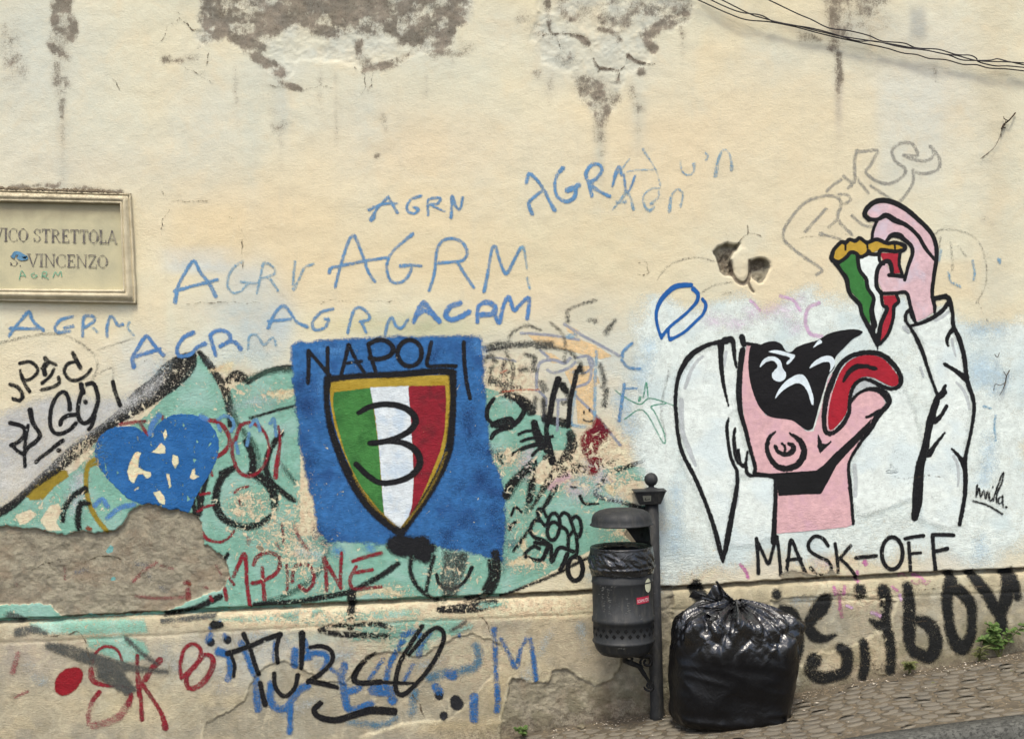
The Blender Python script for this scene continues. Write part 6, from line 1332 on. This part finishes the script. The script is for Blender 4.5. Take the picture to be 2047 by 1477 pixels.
# sticker on the cap
m_stk = simple_mat('pale_sticker', (120, 120, 108), .5, .1, 40)
yy = -.054 * .9 - .010
def cap_pt(u, v):      # u,v in -1..1 on front face
    b = .054 + (.080 - .054) * (v + 1) / 2; return (capdx + u * b * .9, -b * .9 - .0008, topz + .031 + v * .031)
o = mesh_obj('cap_sticker', [cap_pt(-.62, -.55), cap_pt(.05, -.5), cap_pt(.05, .45), cap_pt(-.62, .45)], [(0, 1, 2, 3)], m_stk, bin_, smooth=False); o['label'] = 'small grey sticker on the flared cap'
ns_ = [cap_pt(-.5, -.35), cap_pt(-.06, -.22), cap_pt(-.06, -.02), cap_pt(-.2, -.16), cap_pt(-.42, -.2), cap_pt(-.36, .15), cap_pt(-.5, -.05)]
mesh_obj('sticker_mark', [(a, b_ - .0006, c) for a, b_, c in ns_], [(0, 1, 2, 3, 4), (0, 4, 5, 6)], m_irond, o, smooth=False)
# bin body
R = .153
CY = -.175; cxp = at(1254, 1180, BY + CY)[0] - bx
zt = at(1254, 1092, BY + CY)[2] - bz; zb = at(1254, 1304, BY + CY)[2] - bz
CX = cxp - .006
def zpx(py): return at(1254, py, BY + CY)[2] - bz
z_r1, z_r2, z_r3 = zpx(1158), zpx(1232), zpx(1276)
prof = [(R * .2, zb + .004), (R * .55, zb - .004), (R * .80, zb + .006), (R * .93, zb + .030), (R * .985, z_r3 - .014), (R + .004, z_r3 - .006), (R + .007, z_r3), (R + .004, z_r3 + .006), (R, z_r3 + .010),
        (R, z_r2 - .016), (R + .006, z_r2 - .012), (R + .006, z_r2 + .008), (R, z_r2 + .012), (R, z_r1 - .006), (R + .004, z_r1), (R, z_r1 + .006), (R, zt), (R - .006, zt), (R - .008, zb + .1), (0, zb + .08)]
vs, fs = lathe(prof, 64, CX, CY)
body = mesh_obj('body', vs, fs, m_iron, bin_)
# dark quatrefoil patches on the body, painting the shade inside pierced vents
def quatre(ang, z, s):
    vs, fs = [], []
    for (ox, oz) in ((s, 0), (-s, 0), (0, s), (0, -s)):
        k0 = len(vs)
        for k in range(8):
            t = k * math.pi / 4; u = ox + s * .92 * math.cos(t); w_ = z + oz + s * .92 * math.sin(t); a_ = ang + u / R
            vs.append((CX + (R + .0012) * math.cos(a_), CY + (R + .0012) * math.sin(a_), w_))
        fs.append(tuple(range(k0, k0 + 8)))
    return vs, fs
zq = (z_r3 + z_r2) / 2
for k in range(24):
    for row in (0, 1):
        ang = 2 * math.pi * (k + .5 * row) / 24
        vs, fs = quatre(ang, zq + (-.0135 if row else .0135), .0058)
        if math.sin(ang) < .2: mesh_obj('vent_hole_shade', vs, fs, m_vent_shade, body, smooth=False)
# round sticker and red sticker
def cyl_patch(name, poly_, mat, parent, dr, label=None):
    vs = [(CX + (R + dr) * math.cos(a_), CY + (R + dr) * math.sin(a_), z_) for a_, z_ in poly_]
    o = mesh_obj(name, vs, [tuple(range(len(vs)))], mat, parent, smooth=False)
    if label: o['label'] = label
    return o
def ang_of(px): return -math.acos(max(-1, min(1, (at(px, 1180, BY + CY - R)[0] - bx - CX) / R)))
m_cream = simple_mat('cream_sticker', (206, 206, 176), .5, .08, 60); m_redst = simple_mat('red_sticker', (176, 40, 66), .45, .05, 60); m_wht = simple_mat('white_print', (226, 216, 214), .5, .03)
aC = ang_of(1305.5); zC = zpx(1163)
vs = []; fs = []
for j in range(9):
    wv = math.sin(math.acos(1 - j / 4)) if j <= 8 else 0
    wv = math.sqrt(max(0, 1 - (1 - j / 4) ** 2))
    for i in range(7): a_ = aC + .17 * wv * (i / 3 - 1); vs.append((CX + (R + .0016) * math.cos(a_), CY + (R + .0016) * math.sin(a_), zC + .036 * (1 - j / 4)))
for j in range(8):
    for i in range(6): a = j * 7 + i; fs.append((a, a + 1, a + 8, a + 7))
o = mesh_obj('round_sticker', vs, fs, m_cream, body); o['label'] = 'cream round sticker at the right of the bin'
a0_, a1_ = ang_of(1280), ang_of(1306); zS = zpx(1190)
nst = 8
vs = []; fs = []
for i in range(nst + 1):
    a_ = a0_ + (a1_ - a0_) * i / nst
    for s_ in (-1, 1): vs.append((CX + (R + .0015) * math.cos(a_), CY + (R + .0015) * math.sin(a_), zS + s_ * .0165 + .0012 * i / nst * 2))
for i in range(nst): fs.append((2 * i, 2 * i + 2, 2 * i + 3, 2 * i + 1))
rs = mesh_obj('red_sticker', vs, fs, m_redst, body, smooth=False); rs['label'] = 'red sticker with white lettering SCHMUTZKI'
def text_mesh(body_, size, name):
    cu = bpy.data.curves.new(name, 'FONT'); cu.body = body_; cu.size = size; cu.resolution_u = 2
    o = bpy.data.objects.new(name, cu); C.objects.link(o); dg = bpy.context.evaluated_depsgraph_get(); dg.update()
    me = bpy.data.meshes.new_from_object(o.evaluated_get(dg)); bpy.data.objects.remove(o); return me
me = text_mesh('SCHMUTZKI', 1.0, 'sticker_text')
xs_ = [v.co.x for v in me.vertices]; ys_ = [v.co.y for v in me.vertices]; x0_, x1_, y0_, y1_ = min(xs_), max(xs_), min(ys_), max(ys_)
for v in me.vertices:
    u = (v.co.x - x0_) / (x1_ - x0_); w_ = (v.co.y - y0_) / (y1_ - y0_); a_ = a0_ + (a1_ - a0_) * (.05 + .90 * u)
    v.co = (CX + (R + .0022) * math.cos(a_), CY + (R + .0022) * math.sin(a_), zS - .010 + w_ * .016 + .003 * u)
me.materials.append(m_wht); o = bpy.data.objects.new('sticker_lettering', me); C.objects.link(o); o.parent = rs
# scratched marks on the body
m_scr = simple_mat('scratch_marks', (104, 104, 100), .7, .2, 80)
vs, fs = [], []
rs_ = random.Random(9)
for (pxa, pya, n_, sx_, sy_) in ((1214, 1185, 26, 5, 26), (1226, 1190, 20, 3, 26), (1262, 1196, 8, 3, 12), (1260, 1212, 6, 3, 6), (1290, 1226, 3, 3, 1), (1240, 1228, 8, 20, 2), (1250, 1280, 8, 22, 2), (1206, 1292, 4, 4, 4), (1230, 1160, 6, 18, 3)):
    for _ in range(n_):
        a_ = ang_of(pxa + rs_.gauss(0, sx_ * .6)); z_ = zpx(pya + rs_.uniform(-sy_, sy_)); w_ = rs_.uniform(.002, .006) / R; h_ = rs_.uniform(.0008, .002); k0 = len(vs)
        for (du, dw) in ((-w_, -h_), (w_, h_ * .4), (w_, h_ * 1.6), (-w_, h_)): vs.append((CX + (R + .001) * math.cos(a_ + du), CY + (R + .001) * math.sin(a_ + du), z_ + dw))
        fs.append((k0, k0 + 1, k0 + 2, k0 + 3))
mesh_obj('scratches', vs, fs, m_scr, body, smooth=False)
# black liner folded over the rim
m_bag, q, b = new_mat('black_plastic'); p_ = q.n('TexCoord').outputs['Object']
q.set(b.inputs['Specular IOR Level'], q.ramp(q.attr('crinkle'), .05, .34, .28, .95))
q.set(b.inputs['Base Color'], tuple(lin((14, 14, 16))))
q.set(b.inputs['Roughness'], q.math('SUBTRACT', q.ramp(q.noise(p_, 14, 4, .6), .35, .65, .30, .44), q.math('MULTIPLY', q.attr('crinkle'), .30)))
def crease(scale, seed, dist_):
    mp = q.n('Mapping', ins={'Vector': p_, 'Location': (seed, seed * 2, 0)}).outputs[0]
    wv = q.noise(mp, scale, 3, .5, dist_)
    return q.math('ABSOLUTE', q.math('SUBTRACT', wv, .5))
ch = q.math('MULTIPLY_ADD', crease(9, 1.3, 1.5), 1.6, q.math('MULTIPLY', crease(22, 4.1, 1.2), .8))
ch = q.math('MULTIPLY_ADD', crease(60, 7.7, .6), .2, ch)
cra = q.attr('crinkle')
q.set(b.inputs['Normal'], q.n('Bump', ins={'Distance': .020, 'Height': ch, 'Strength': q.math('MULTIPLY_ADD', cra, .85, .10)}).outputs[0])
def set_attr(o, name, vals):
    at_ = o.data.attributes.new(name, 'FLOAT', 'POINT'); at_.data.foreach_set('value', np.array(vals, np.float32))
z_l0 = zpx(1142)
vs, fs = [], []; NU, NV = 160, 40
for j in range(NV + 1):
    t = j / NV
    for i in range(NU):
        th = 2 * math.pi * i / NU
        dn = Vector((math.cos(th) * 1.6, math.sin(th) * 1.6, t * 1.8))
        vd = mnoise.voronoi(Vector((th * 3.0 + t * 2.2, t * 1.5, 3.1)))[0]; fold = (vd[1] - vd[0]) * 2
        fold2 = 1 - abs(mnoise.noise(Vector((th * 5 + t * 4.5, t * 2.4, 8.1)))) * 2
        zj = z_l0 + (zt + .012 - z_l0) * t + (.010 * mnoise.noise(Vector((math.cos(th) * 2, math.sin(th) * 2, 9))) if j == 0 else 0)
        slack = math.sin(math.pi * min(1, t * 1.15)) 
        r_ = R + .006 + .009 * slack * fold + .006 * slack * fold2 + .005 * math.exp(-((t - .22) / .05) ** 2)
        if j == NV: r_ = R - .02; zj -= .03
        elif j == NV - 1: r_ = R + .002
        vs.append((CX + r_ * math.cos(th), CY + r_ * math.sin(th), zj))
for j in range(NV):
    for i in range(NU):
        a = j * NU + i; b_ = j * NU + (i + 1) % NU; fs.append((a, b_, b_ + NU, a + NU))
liner = mesh_obj('bin_liner', vs, fs, m_bag, bin_); liner['label'] = 'black plastic bag folded over the rim of the bin'
set_attr(liner, 'crinkle', [.35] * len(vs))
# domed lid with rolled rim
zl = zpx(1046); zlt = zpx(1015); RL = R * 1.015
prof = [(.0, zlt + .004), (R * .3, zlt + .003), (R * .55, zlt), (R * .75, zlt - .007), (R * .88, zlt - .018), (R * .96, zlt - .033), (R * .995, zlt - .052), (R * 1.0, zl + .010), (RL + .004, zl + .004), (RL + .006, zl), (RL, zl - .003), (R * .97, zl + .004), (R * .93, zlt - .042), (R * .7, zlt - .018), (0, zlt - .006)]
lidx = CX + .004
vs, fs = lathe(prof, 56, lidx, CY); lid = mesh_obj('lid', vs, fs, m_iron, bin_)
# curved back plate carrying the lid (a scoop standing on the rim)
vs, fs = [], []; nb = 20; nr = 8
def xl(px): return at(px, 1060, BY + CY)[0] - bx
for r_ in range(nr + 1):
    t = r_ / nr; z_ = (zl + .012) * (1 - t) + (zt + .008) * t
    xa = xl(1244 + 42 * t ** .75); al_ = math.acos(max(-1, min(1, (xa - CX) / (R * .96)))); ar_ = math.radians(-8 - 20 * (1 - t))
    for k in range(nb + 1):
        a_ = al_ + (ar_ - al_) * k / nb; vs.append((CX + .001 + R * .96 * math.cos(a_), CY + R * .96 * math.sin(a_), z_))
for i in range(nr):
    for k in range(nb): a = i * (nb + 1) + k; fs.append((a, a + 1, a + nb + 2, a + nb + 1))
o = mesh_obj('lid_support', vs, fs, m_irond, bin_); md = o.modifiers.new('thickness', 'SOLIDIFY'); md.thickness = .003
# scroll bracket beneath
def scroll(name, pts, r, parent=bin_):
    return tube(name, [(p[0], p[1], p[2]) for p in pts], r, m_irond, parent, 8)
def bpx(px, py, y=-.02): X_, _, Z_ = at(px, py, BY + y); return (X_ - bx, y, Z_ - bz)
def spiral(cx, cy, r0, turns, a0, n=26, sgn=1, y=-.03): return [bpx(cx + r0 * (1 - .75 * k / n) * math.cos(a0 + sgn * turns * 2 * math.pi * k / n), cy + r0 * (1 - .75 * k / n) * math.sin(a0 + sgn * turns * 2 * math.pi * k / n), y) for k in range(n)]
scroll('bracket_scroll', [bpx(1252, 1306, -.08), bpx(1252, 1318, -.07), bpx(1266, 1324, -.06), bpx(1280, 1330, -.05), bpx(1290, 1346, -.04), bpx(1300, 1362, -.03), bpx(1306, 1384, -.02)], [.012, .014, .014, .013, .012, .010, .006])
scroll('bracket_scroll', spiral(1296, 1322, 14, 1.4, 2.2), .007)
scroll('bracket_scroll', spiral(1300, 1370, 11, 1.3, 3.0, sgn=-1), .006)
scroll('bracket_scroll', spiral(1262, 1316, 10, 1.3, .5, y=-.07), .007)
scroll('bracket_arm', [bpx(1312, 1312, 0), bpx(1290, 1310, -.06), bpx(1262, 1306, -.13), bpx(1250, 1304, -.17)], .012)
scroll('clamp_band', [(-.04, -.035, zpx(1250)), (-.06, -.06, zpx(1250)), (-.08, -.09, zpx(1250))], .010)
scroll('clamp_band', [(-.04, -.035, zt + .05), (-.05, -.06, zt + .05), (-.07, -.09, zt + .05)], .008)

# ================================================================ RUBBISH BAG
gx, gy = at(1464, 1420, -.275)[0], -.275
gzb = gz(gx, gy) - .012
sack = empty('rubbish_bag', (gx, gy, gzb)); tag(sack, 'full shiny black rubbish bag tied at the top, standing beside the bin', 'rubbish bag')
SH = at(1464, 1204, -.29)[2] - gzb
prof = [(0, -.01), (.58, -.012), (.80, .0), (.885, .04), (.92, .10), (.955, .22), (.985, .38), (.995, .52), (1.0, .66), (.97, .77), (.88, .855), (.70, .91), (.47, .945), (.26, .97), (.13, .985), (.07, .99)]
pr = catmull([(a, b_) for a, b_ in prof], 10)
seglen = np.concatenate([[0], np.cumsum(np.hypot(np.diff(pr[:, 0]), np.diff(pr[:, 1])))]); seglen /= seglen[-1]
NU, NV = 300, 190
AX, AY = .320, .235
vs, fs, crv = [], [], []
kx, kz_ = -.0, 0
def rid(v, s=0): return 1 - 2 * abs(mnoise.noise(v + Vector((s, s, s))))
for j in range(NV + 1):
    t = j / NV; rr_ = float(np.interp(t, seglen, pr[:, 0])); zf = float(np.interp(t, seglen, pr[:, 1]))
    for i in range(NU):
        th = 2 * math.pi * i / NU; c_, s_ = math.cos(th), math.sin(th)
        # superellipse footprint, squarer below
        pw = 2.3 + .9 * (1 - zf)
        e = (abs(c_) ** pw + abs(s_) ** pw) ** (-1 / pw)
        X_ = c_ * e * rr_ * AX; Y_ = s_ * e * rr_ * AY; Z_ = zf * SH
        up = max(0, min(1, (zf - .50 - .10 * mnoise.noise(Vector((th * 1.5, 3.0, 1.0)))) / .34)); up = up * up * (3 - 2 * up)
        low = 1 - up
        # gathers running down from the knot
        vd = mnoise.voronoi(Vector((th * 2.3 + .8 * zf, zf * 3.2, 1.7)))[0]; g4 = vd[1] - vd[0]
        vd = mnoise.voronoi(Vector((th * 4.6 + 2.2 * zf, zf * 5.5, 6.5)))[0]; g5 = vd[1] - vd[0]
        g1 = rid(Vector((th * 2.6 + .5 * math.sin(zf * 7), zf * .9, 2.0)))
        g2 = rid(Vector((th * 6.0 + 1.2 * mnoise.noise(Vector((zf * 5, th * 2, 1))), zf * 2.4, 5.0)))
        g3 = rid(Vector((c_ * 5, s_ * 5, zf * 7)), 3.3)
        d_ = up * (.020 * g1 + .012 * g2 + .080 * g4 + .040 * g5 - .036) * min(1, rr_ * 2.0)
        # slack skin below: broad dents and horizontal creases
        d_ += low * (.016 * mnoise.noise(Vector((c_ * 1.6, s_ * 1.6, zf * 2.2))) + .007 * rid(Vector((c_ * 1.6, s_ * 1.6, zf * 9 + c_)), 7))
        d_ += .010 * math.exp(-((zf - .05) / .05) ** 2) * rid(Vector((c_ * 4, s_ * 4, 1)))
        nx_, ny_ = c_, s_
        X_ += nx_ * d_; Y_ += ny_ * d_; Z_ += up * (.016 * g1 + .008 * g2 + .052 * g4 + .016 * g5 - .02) * (1 if rr_ > .1 else .3)
        # lean: shoulder higher at the left, bulge at the right
        X_ += .012 * math.sin(zf * 3.1) - .012 * (1 - zf)
        Z_ += .030 * up * (-c_) * rr_ * .4 + .02 * up * max(0, -s_) * 0
        # gathered mouth sits a bit right of the middle
        X_ += up * up * .02
        vs.append((X_, Y_, max(Z_, -.012 + .0))); crv.append(.06 + .34 * max(up, .0))
for j in range(NV):
    for i in range(NU):
        a = j * NU + i; b_ = j * NU + (i + 1) % NU; fs.append((a, b_, b_ + NU, a + NU))
o = mesh_obj('bag_body', vs, fs, m_bag, sack); set_attr(o, 'crinkle', crv)
# knot and ears
kxw = .030
vs, fs = [], []; NU2, NV2 = 60, 30
for j in range(NV2 + 1):
    t = j / NV2
    for i in range(NU2):
        th = 2 * math.pi * i / NU2
        r_ = .020 * math.sin(math.pi * (t * .9 + .05)) + .004 + .005 * rid(Vector((th * 2, t * 3, 0)))
        vs.append((kxw + r_ * 1.5 * math.cos(th), -.01 + r_ * math.sin(th), SH * .97 + .03 * t + .006 * math.sin(th * 2)))
for j in range(NV2):
    for i in range(NU2): a = j * NU2 + i; b_ = j * NU2 + (i + 1) % NU2; fs.append((a, b_, b_ + NU2, a + NU2))
o = mesh_obj('knot', vs, fs, m_bag, sack); set_attr(o, 'crinkle', [.8] * len(vs))
def flap(name, outline_fn, seed):
    """a crumpled sheet: u across, v from the knot to the free edge"""
    nu, nv = 46, 34; vs, fs = [], []
    for j in range(nv + 1):
        for i in range(nu + 1):
            u, v = i / nu, j / nv; p = Vector(outline_fn(u, v))
            vd = mnoise.voronoi(Vector((u * 3.4, v * 1.8, seed)))[0]; d_ = .040 * (vd[1] - vd[0]) + .008 * rid(Vector((u * 6, v * 2, seed + 3)))
            p.y -= d_ * min(1, v * 3 + .15); p.z += .35 * d_ * (v)
            vs.append(p)
    for j in range(nv):
        for i in range(nu): a = j * (nu + 1) + i; fs.append((a, a + 1, a + nu + 2, a + nu + 1))
    o = mesh_obj(name, vs, fs, m_bag, sack); set_attr(o, 'crinkle', [.3] * len(vs)); return o
def P2(px, py, y): X_, Y_, Z_ = at(px, py, y + gy); return (X_ - gx, y, Z_ - gzb)
def bil(c00, c10, c01, c11, u, v, top=None):
    a_ = [c00[k] * (1 - u) * (1 - v) + c10[k] * u * (1 - v) + c01[k] * (1 - u) * v + c11[k] * u * v for k in range(3)]
    return a_
def fl1(u, v):
    p = bil(P2(1462, 1210, .01), P2(1474, 1206, -.02), P2(1376, 1194, -.03), P2(1446, 1172, .02), u, v)
    p[2] += .022 * v * math.sin(u * math.pi * 3.3) ; return p
def fl2(u, v):
    p = bil(P2(1466, 1212, .0), P2(1476, 1204, -.03), P2(1428, 1164, .01), P2(1452, 1192, -.02), u, v)
    p[2] += .008 * v * math.sin(u * 9) + .02 * v * math.exp(-((u - .35) / .2) ** 2); return p
def fl3(u, v):
    p = bil(P2(1470, 1206, -.02), P2(1470, 1212, -.06), P2(1496, 1198, -.01), P2(1490, 1212, -.05), u, v)
    return p
def fl4(u, v):
    return bil(P2(1440, 1214, -.06), P2(1476, 1208, -.05), P2(1388, 1212, -.12), P2(1430, 1236, -.15), u, v)
flap('bag_ear', fl1, 1.0); flap('bag_ear', fl2, 12.0); flap('bag_tuft', fl3, 23.0); flap('bag_fold', fl4, 31.0)

# ================================================================ WEEDS AND TWIGS
m_leaf = simple_mat('weed_leaf', (74, 100, 46), .6, .3, 40, alt=(104, 120, 66)); m_leafd = simple_mat('weed_leaf_dry', (104, 108, 62), .7, .25, 40); m_twig = simple_mat('twig', (60, 46, 34), .8, .2, 40)
def leaf(p, d, L, w_, mat, parent, up=(0, -.5, .85)):
    p = Vector(p); d = Vector(d).normalized(); s_ = d.cross(Vector(up)).normalized(); n_ = s_.cross(d)
    prof = [(0, .06), (.2, .55), (.45, 1), (.7, .8), (.88, .4), (1, .02)]
    vs, fs = [], []
    for (t, w2) in prof:
        c_ = p + d * L * t + n_ * (-.25 * L * t * t + .02 * L)
        vs += [c_ - s_ * w_ * w2 * .5 + n_ * .08 * L * w2, c_, c_ + s_ * w_ * w2 * .5 + n_ * .08 * L * w2]
    for i in range(len(prof) - 1):
        a = i * 3; fs += [(a, a + 1, a + 4, a + 3), (a + 1, a + 2, a + 5, a + 4)]
    return mesh_obj('leaf', vs, fs, mat, parent)
def weed(px, py, spread, nst, label, mat, lw=.35, ll=.035, seed=1, height=.09):
    X_ = at(px, py, -.04)[0]; root = empty('weed', (X_, -.045, gz(X_, -.045))); tag(root, label, 'weed', None)
    r = random.Random(seed)
    for s in range(nst):
        dx = r.uniform(-1, 1) * spread; h_ = height * r.uniform(.45, 1.1); yb = r.uniform(-.05, .0)
        pts = [(r.uniform(-.01, .01), 0, 0), (dx * .35, yb * .5, h_ * .5), (dx * .8, yb, h_ * .85), (dx, yb * 1.3, h_)]
        pts = [tuple(v) for v in catmull(pts, 3)]
        tube('stem', pts, [.0018] * len(pts), m_leafd, root, 5)
        for t in (.4, .6, .75, .9, 1.0):
            i = int(t * (len(pts) - 1)); 
            for sg in (-1, 1):
                leaf(pts[i], (sg * r.uniform(.4, 1.0), r.uniform(-.9, -.1), r.uniform(.0, .7)), ll * r.uniform(.6, 1.2), ll * lw * 2 * r.uniform(.7, 1.1), mat, root)
    return root
weed(1998, 1312, .11, 11, 'leafy green weed growing where wall meets pavement at the right edge', m_leaf, .42, .036, 2, .17)
weed(1818, 1340, .035, 6, 'small spiky weed at the foot of the wall below the big black b', m_leafd, .14, .036, 5, .07)
weed(1956, 1312, .02, 4, 'thin grassy weed just left of the leafy weed', m_leafd, .08, .05, 8, .07)
weed(1046, 1472, .06, 4, 'low green weed at the bottom edge near the middle', m_leaf, .42, .026, 9, .05)
def twig(paths, label, ybase=-.012):
    X_, _, Z_ = at(2010, 240, 0)
    root = empty('dry_twig', at(*P(paths[0][0])[0][:2], ybase)); tag(root, label, 'twig')
    for s, r_ in paths:
        a_ = catmull(P(s), 5); pts = []
        for k, p in enumerate(a_):
            w_ = at(p[0], p[1], ybase - .02 * math.sin(k * .35) ** 2); pts.append(tuple(Vector(w_) - root.location))
        tube('twig_stem', pts, r_, m_twig, root, 5)
twig([('2030,226 2018,240 2006,250 2002,258', .004), ('2016,242 2008,238 2006,234', .0025), ('2010,250 2004,254 2010,256', .003), ('2003,256 1999,272 1990,292 1976,306 1960,318', .0012)], 'dry dark twig with a thin root at the upper right edge')
twig([('2018,740 2012,752 2010,764 2006,776', .003), ('2010,764 2000,770 1990,768 1986,780', .0018), ('2006,776 2002,784 1998,790', .0015), ('2012,752 2006,742', .0018), ('1998,705 1994,714 1988,708', .0018)], 'thin dark dried root fragment right of the white sleeve')
# small loose things
def pebble(px, py, y, s, rgb, lab):
    X_, Y_, _ = at(px, py, y); z_ = gz(X_, y); vs, fs = lathe([(0, 0), (s, .1 * s), (s * 1.1, .5 * s), (s * .6, s), (0, s * 1.05)], 7)
    r = random.Random(px); vs = [(a * r.uniform(.8, 1.2), b_ * r.uniform(.8, 1.2), c * r.uniform(.8, 1.2)) for a, b_, c in vs]
    o = mesh_obj('pebble', vs, fs, simple_mat('pebble', rgb, .8, .1), smooth=False); o.location = (X_, y, z_); tag(o, lab, 'pebble')
pebble(1162, 1448, -.06, .020, (120, 112, 92), 'flat rubble lump at the wall foot left of the bin post')
print('script done', len(bpy.data.objects))
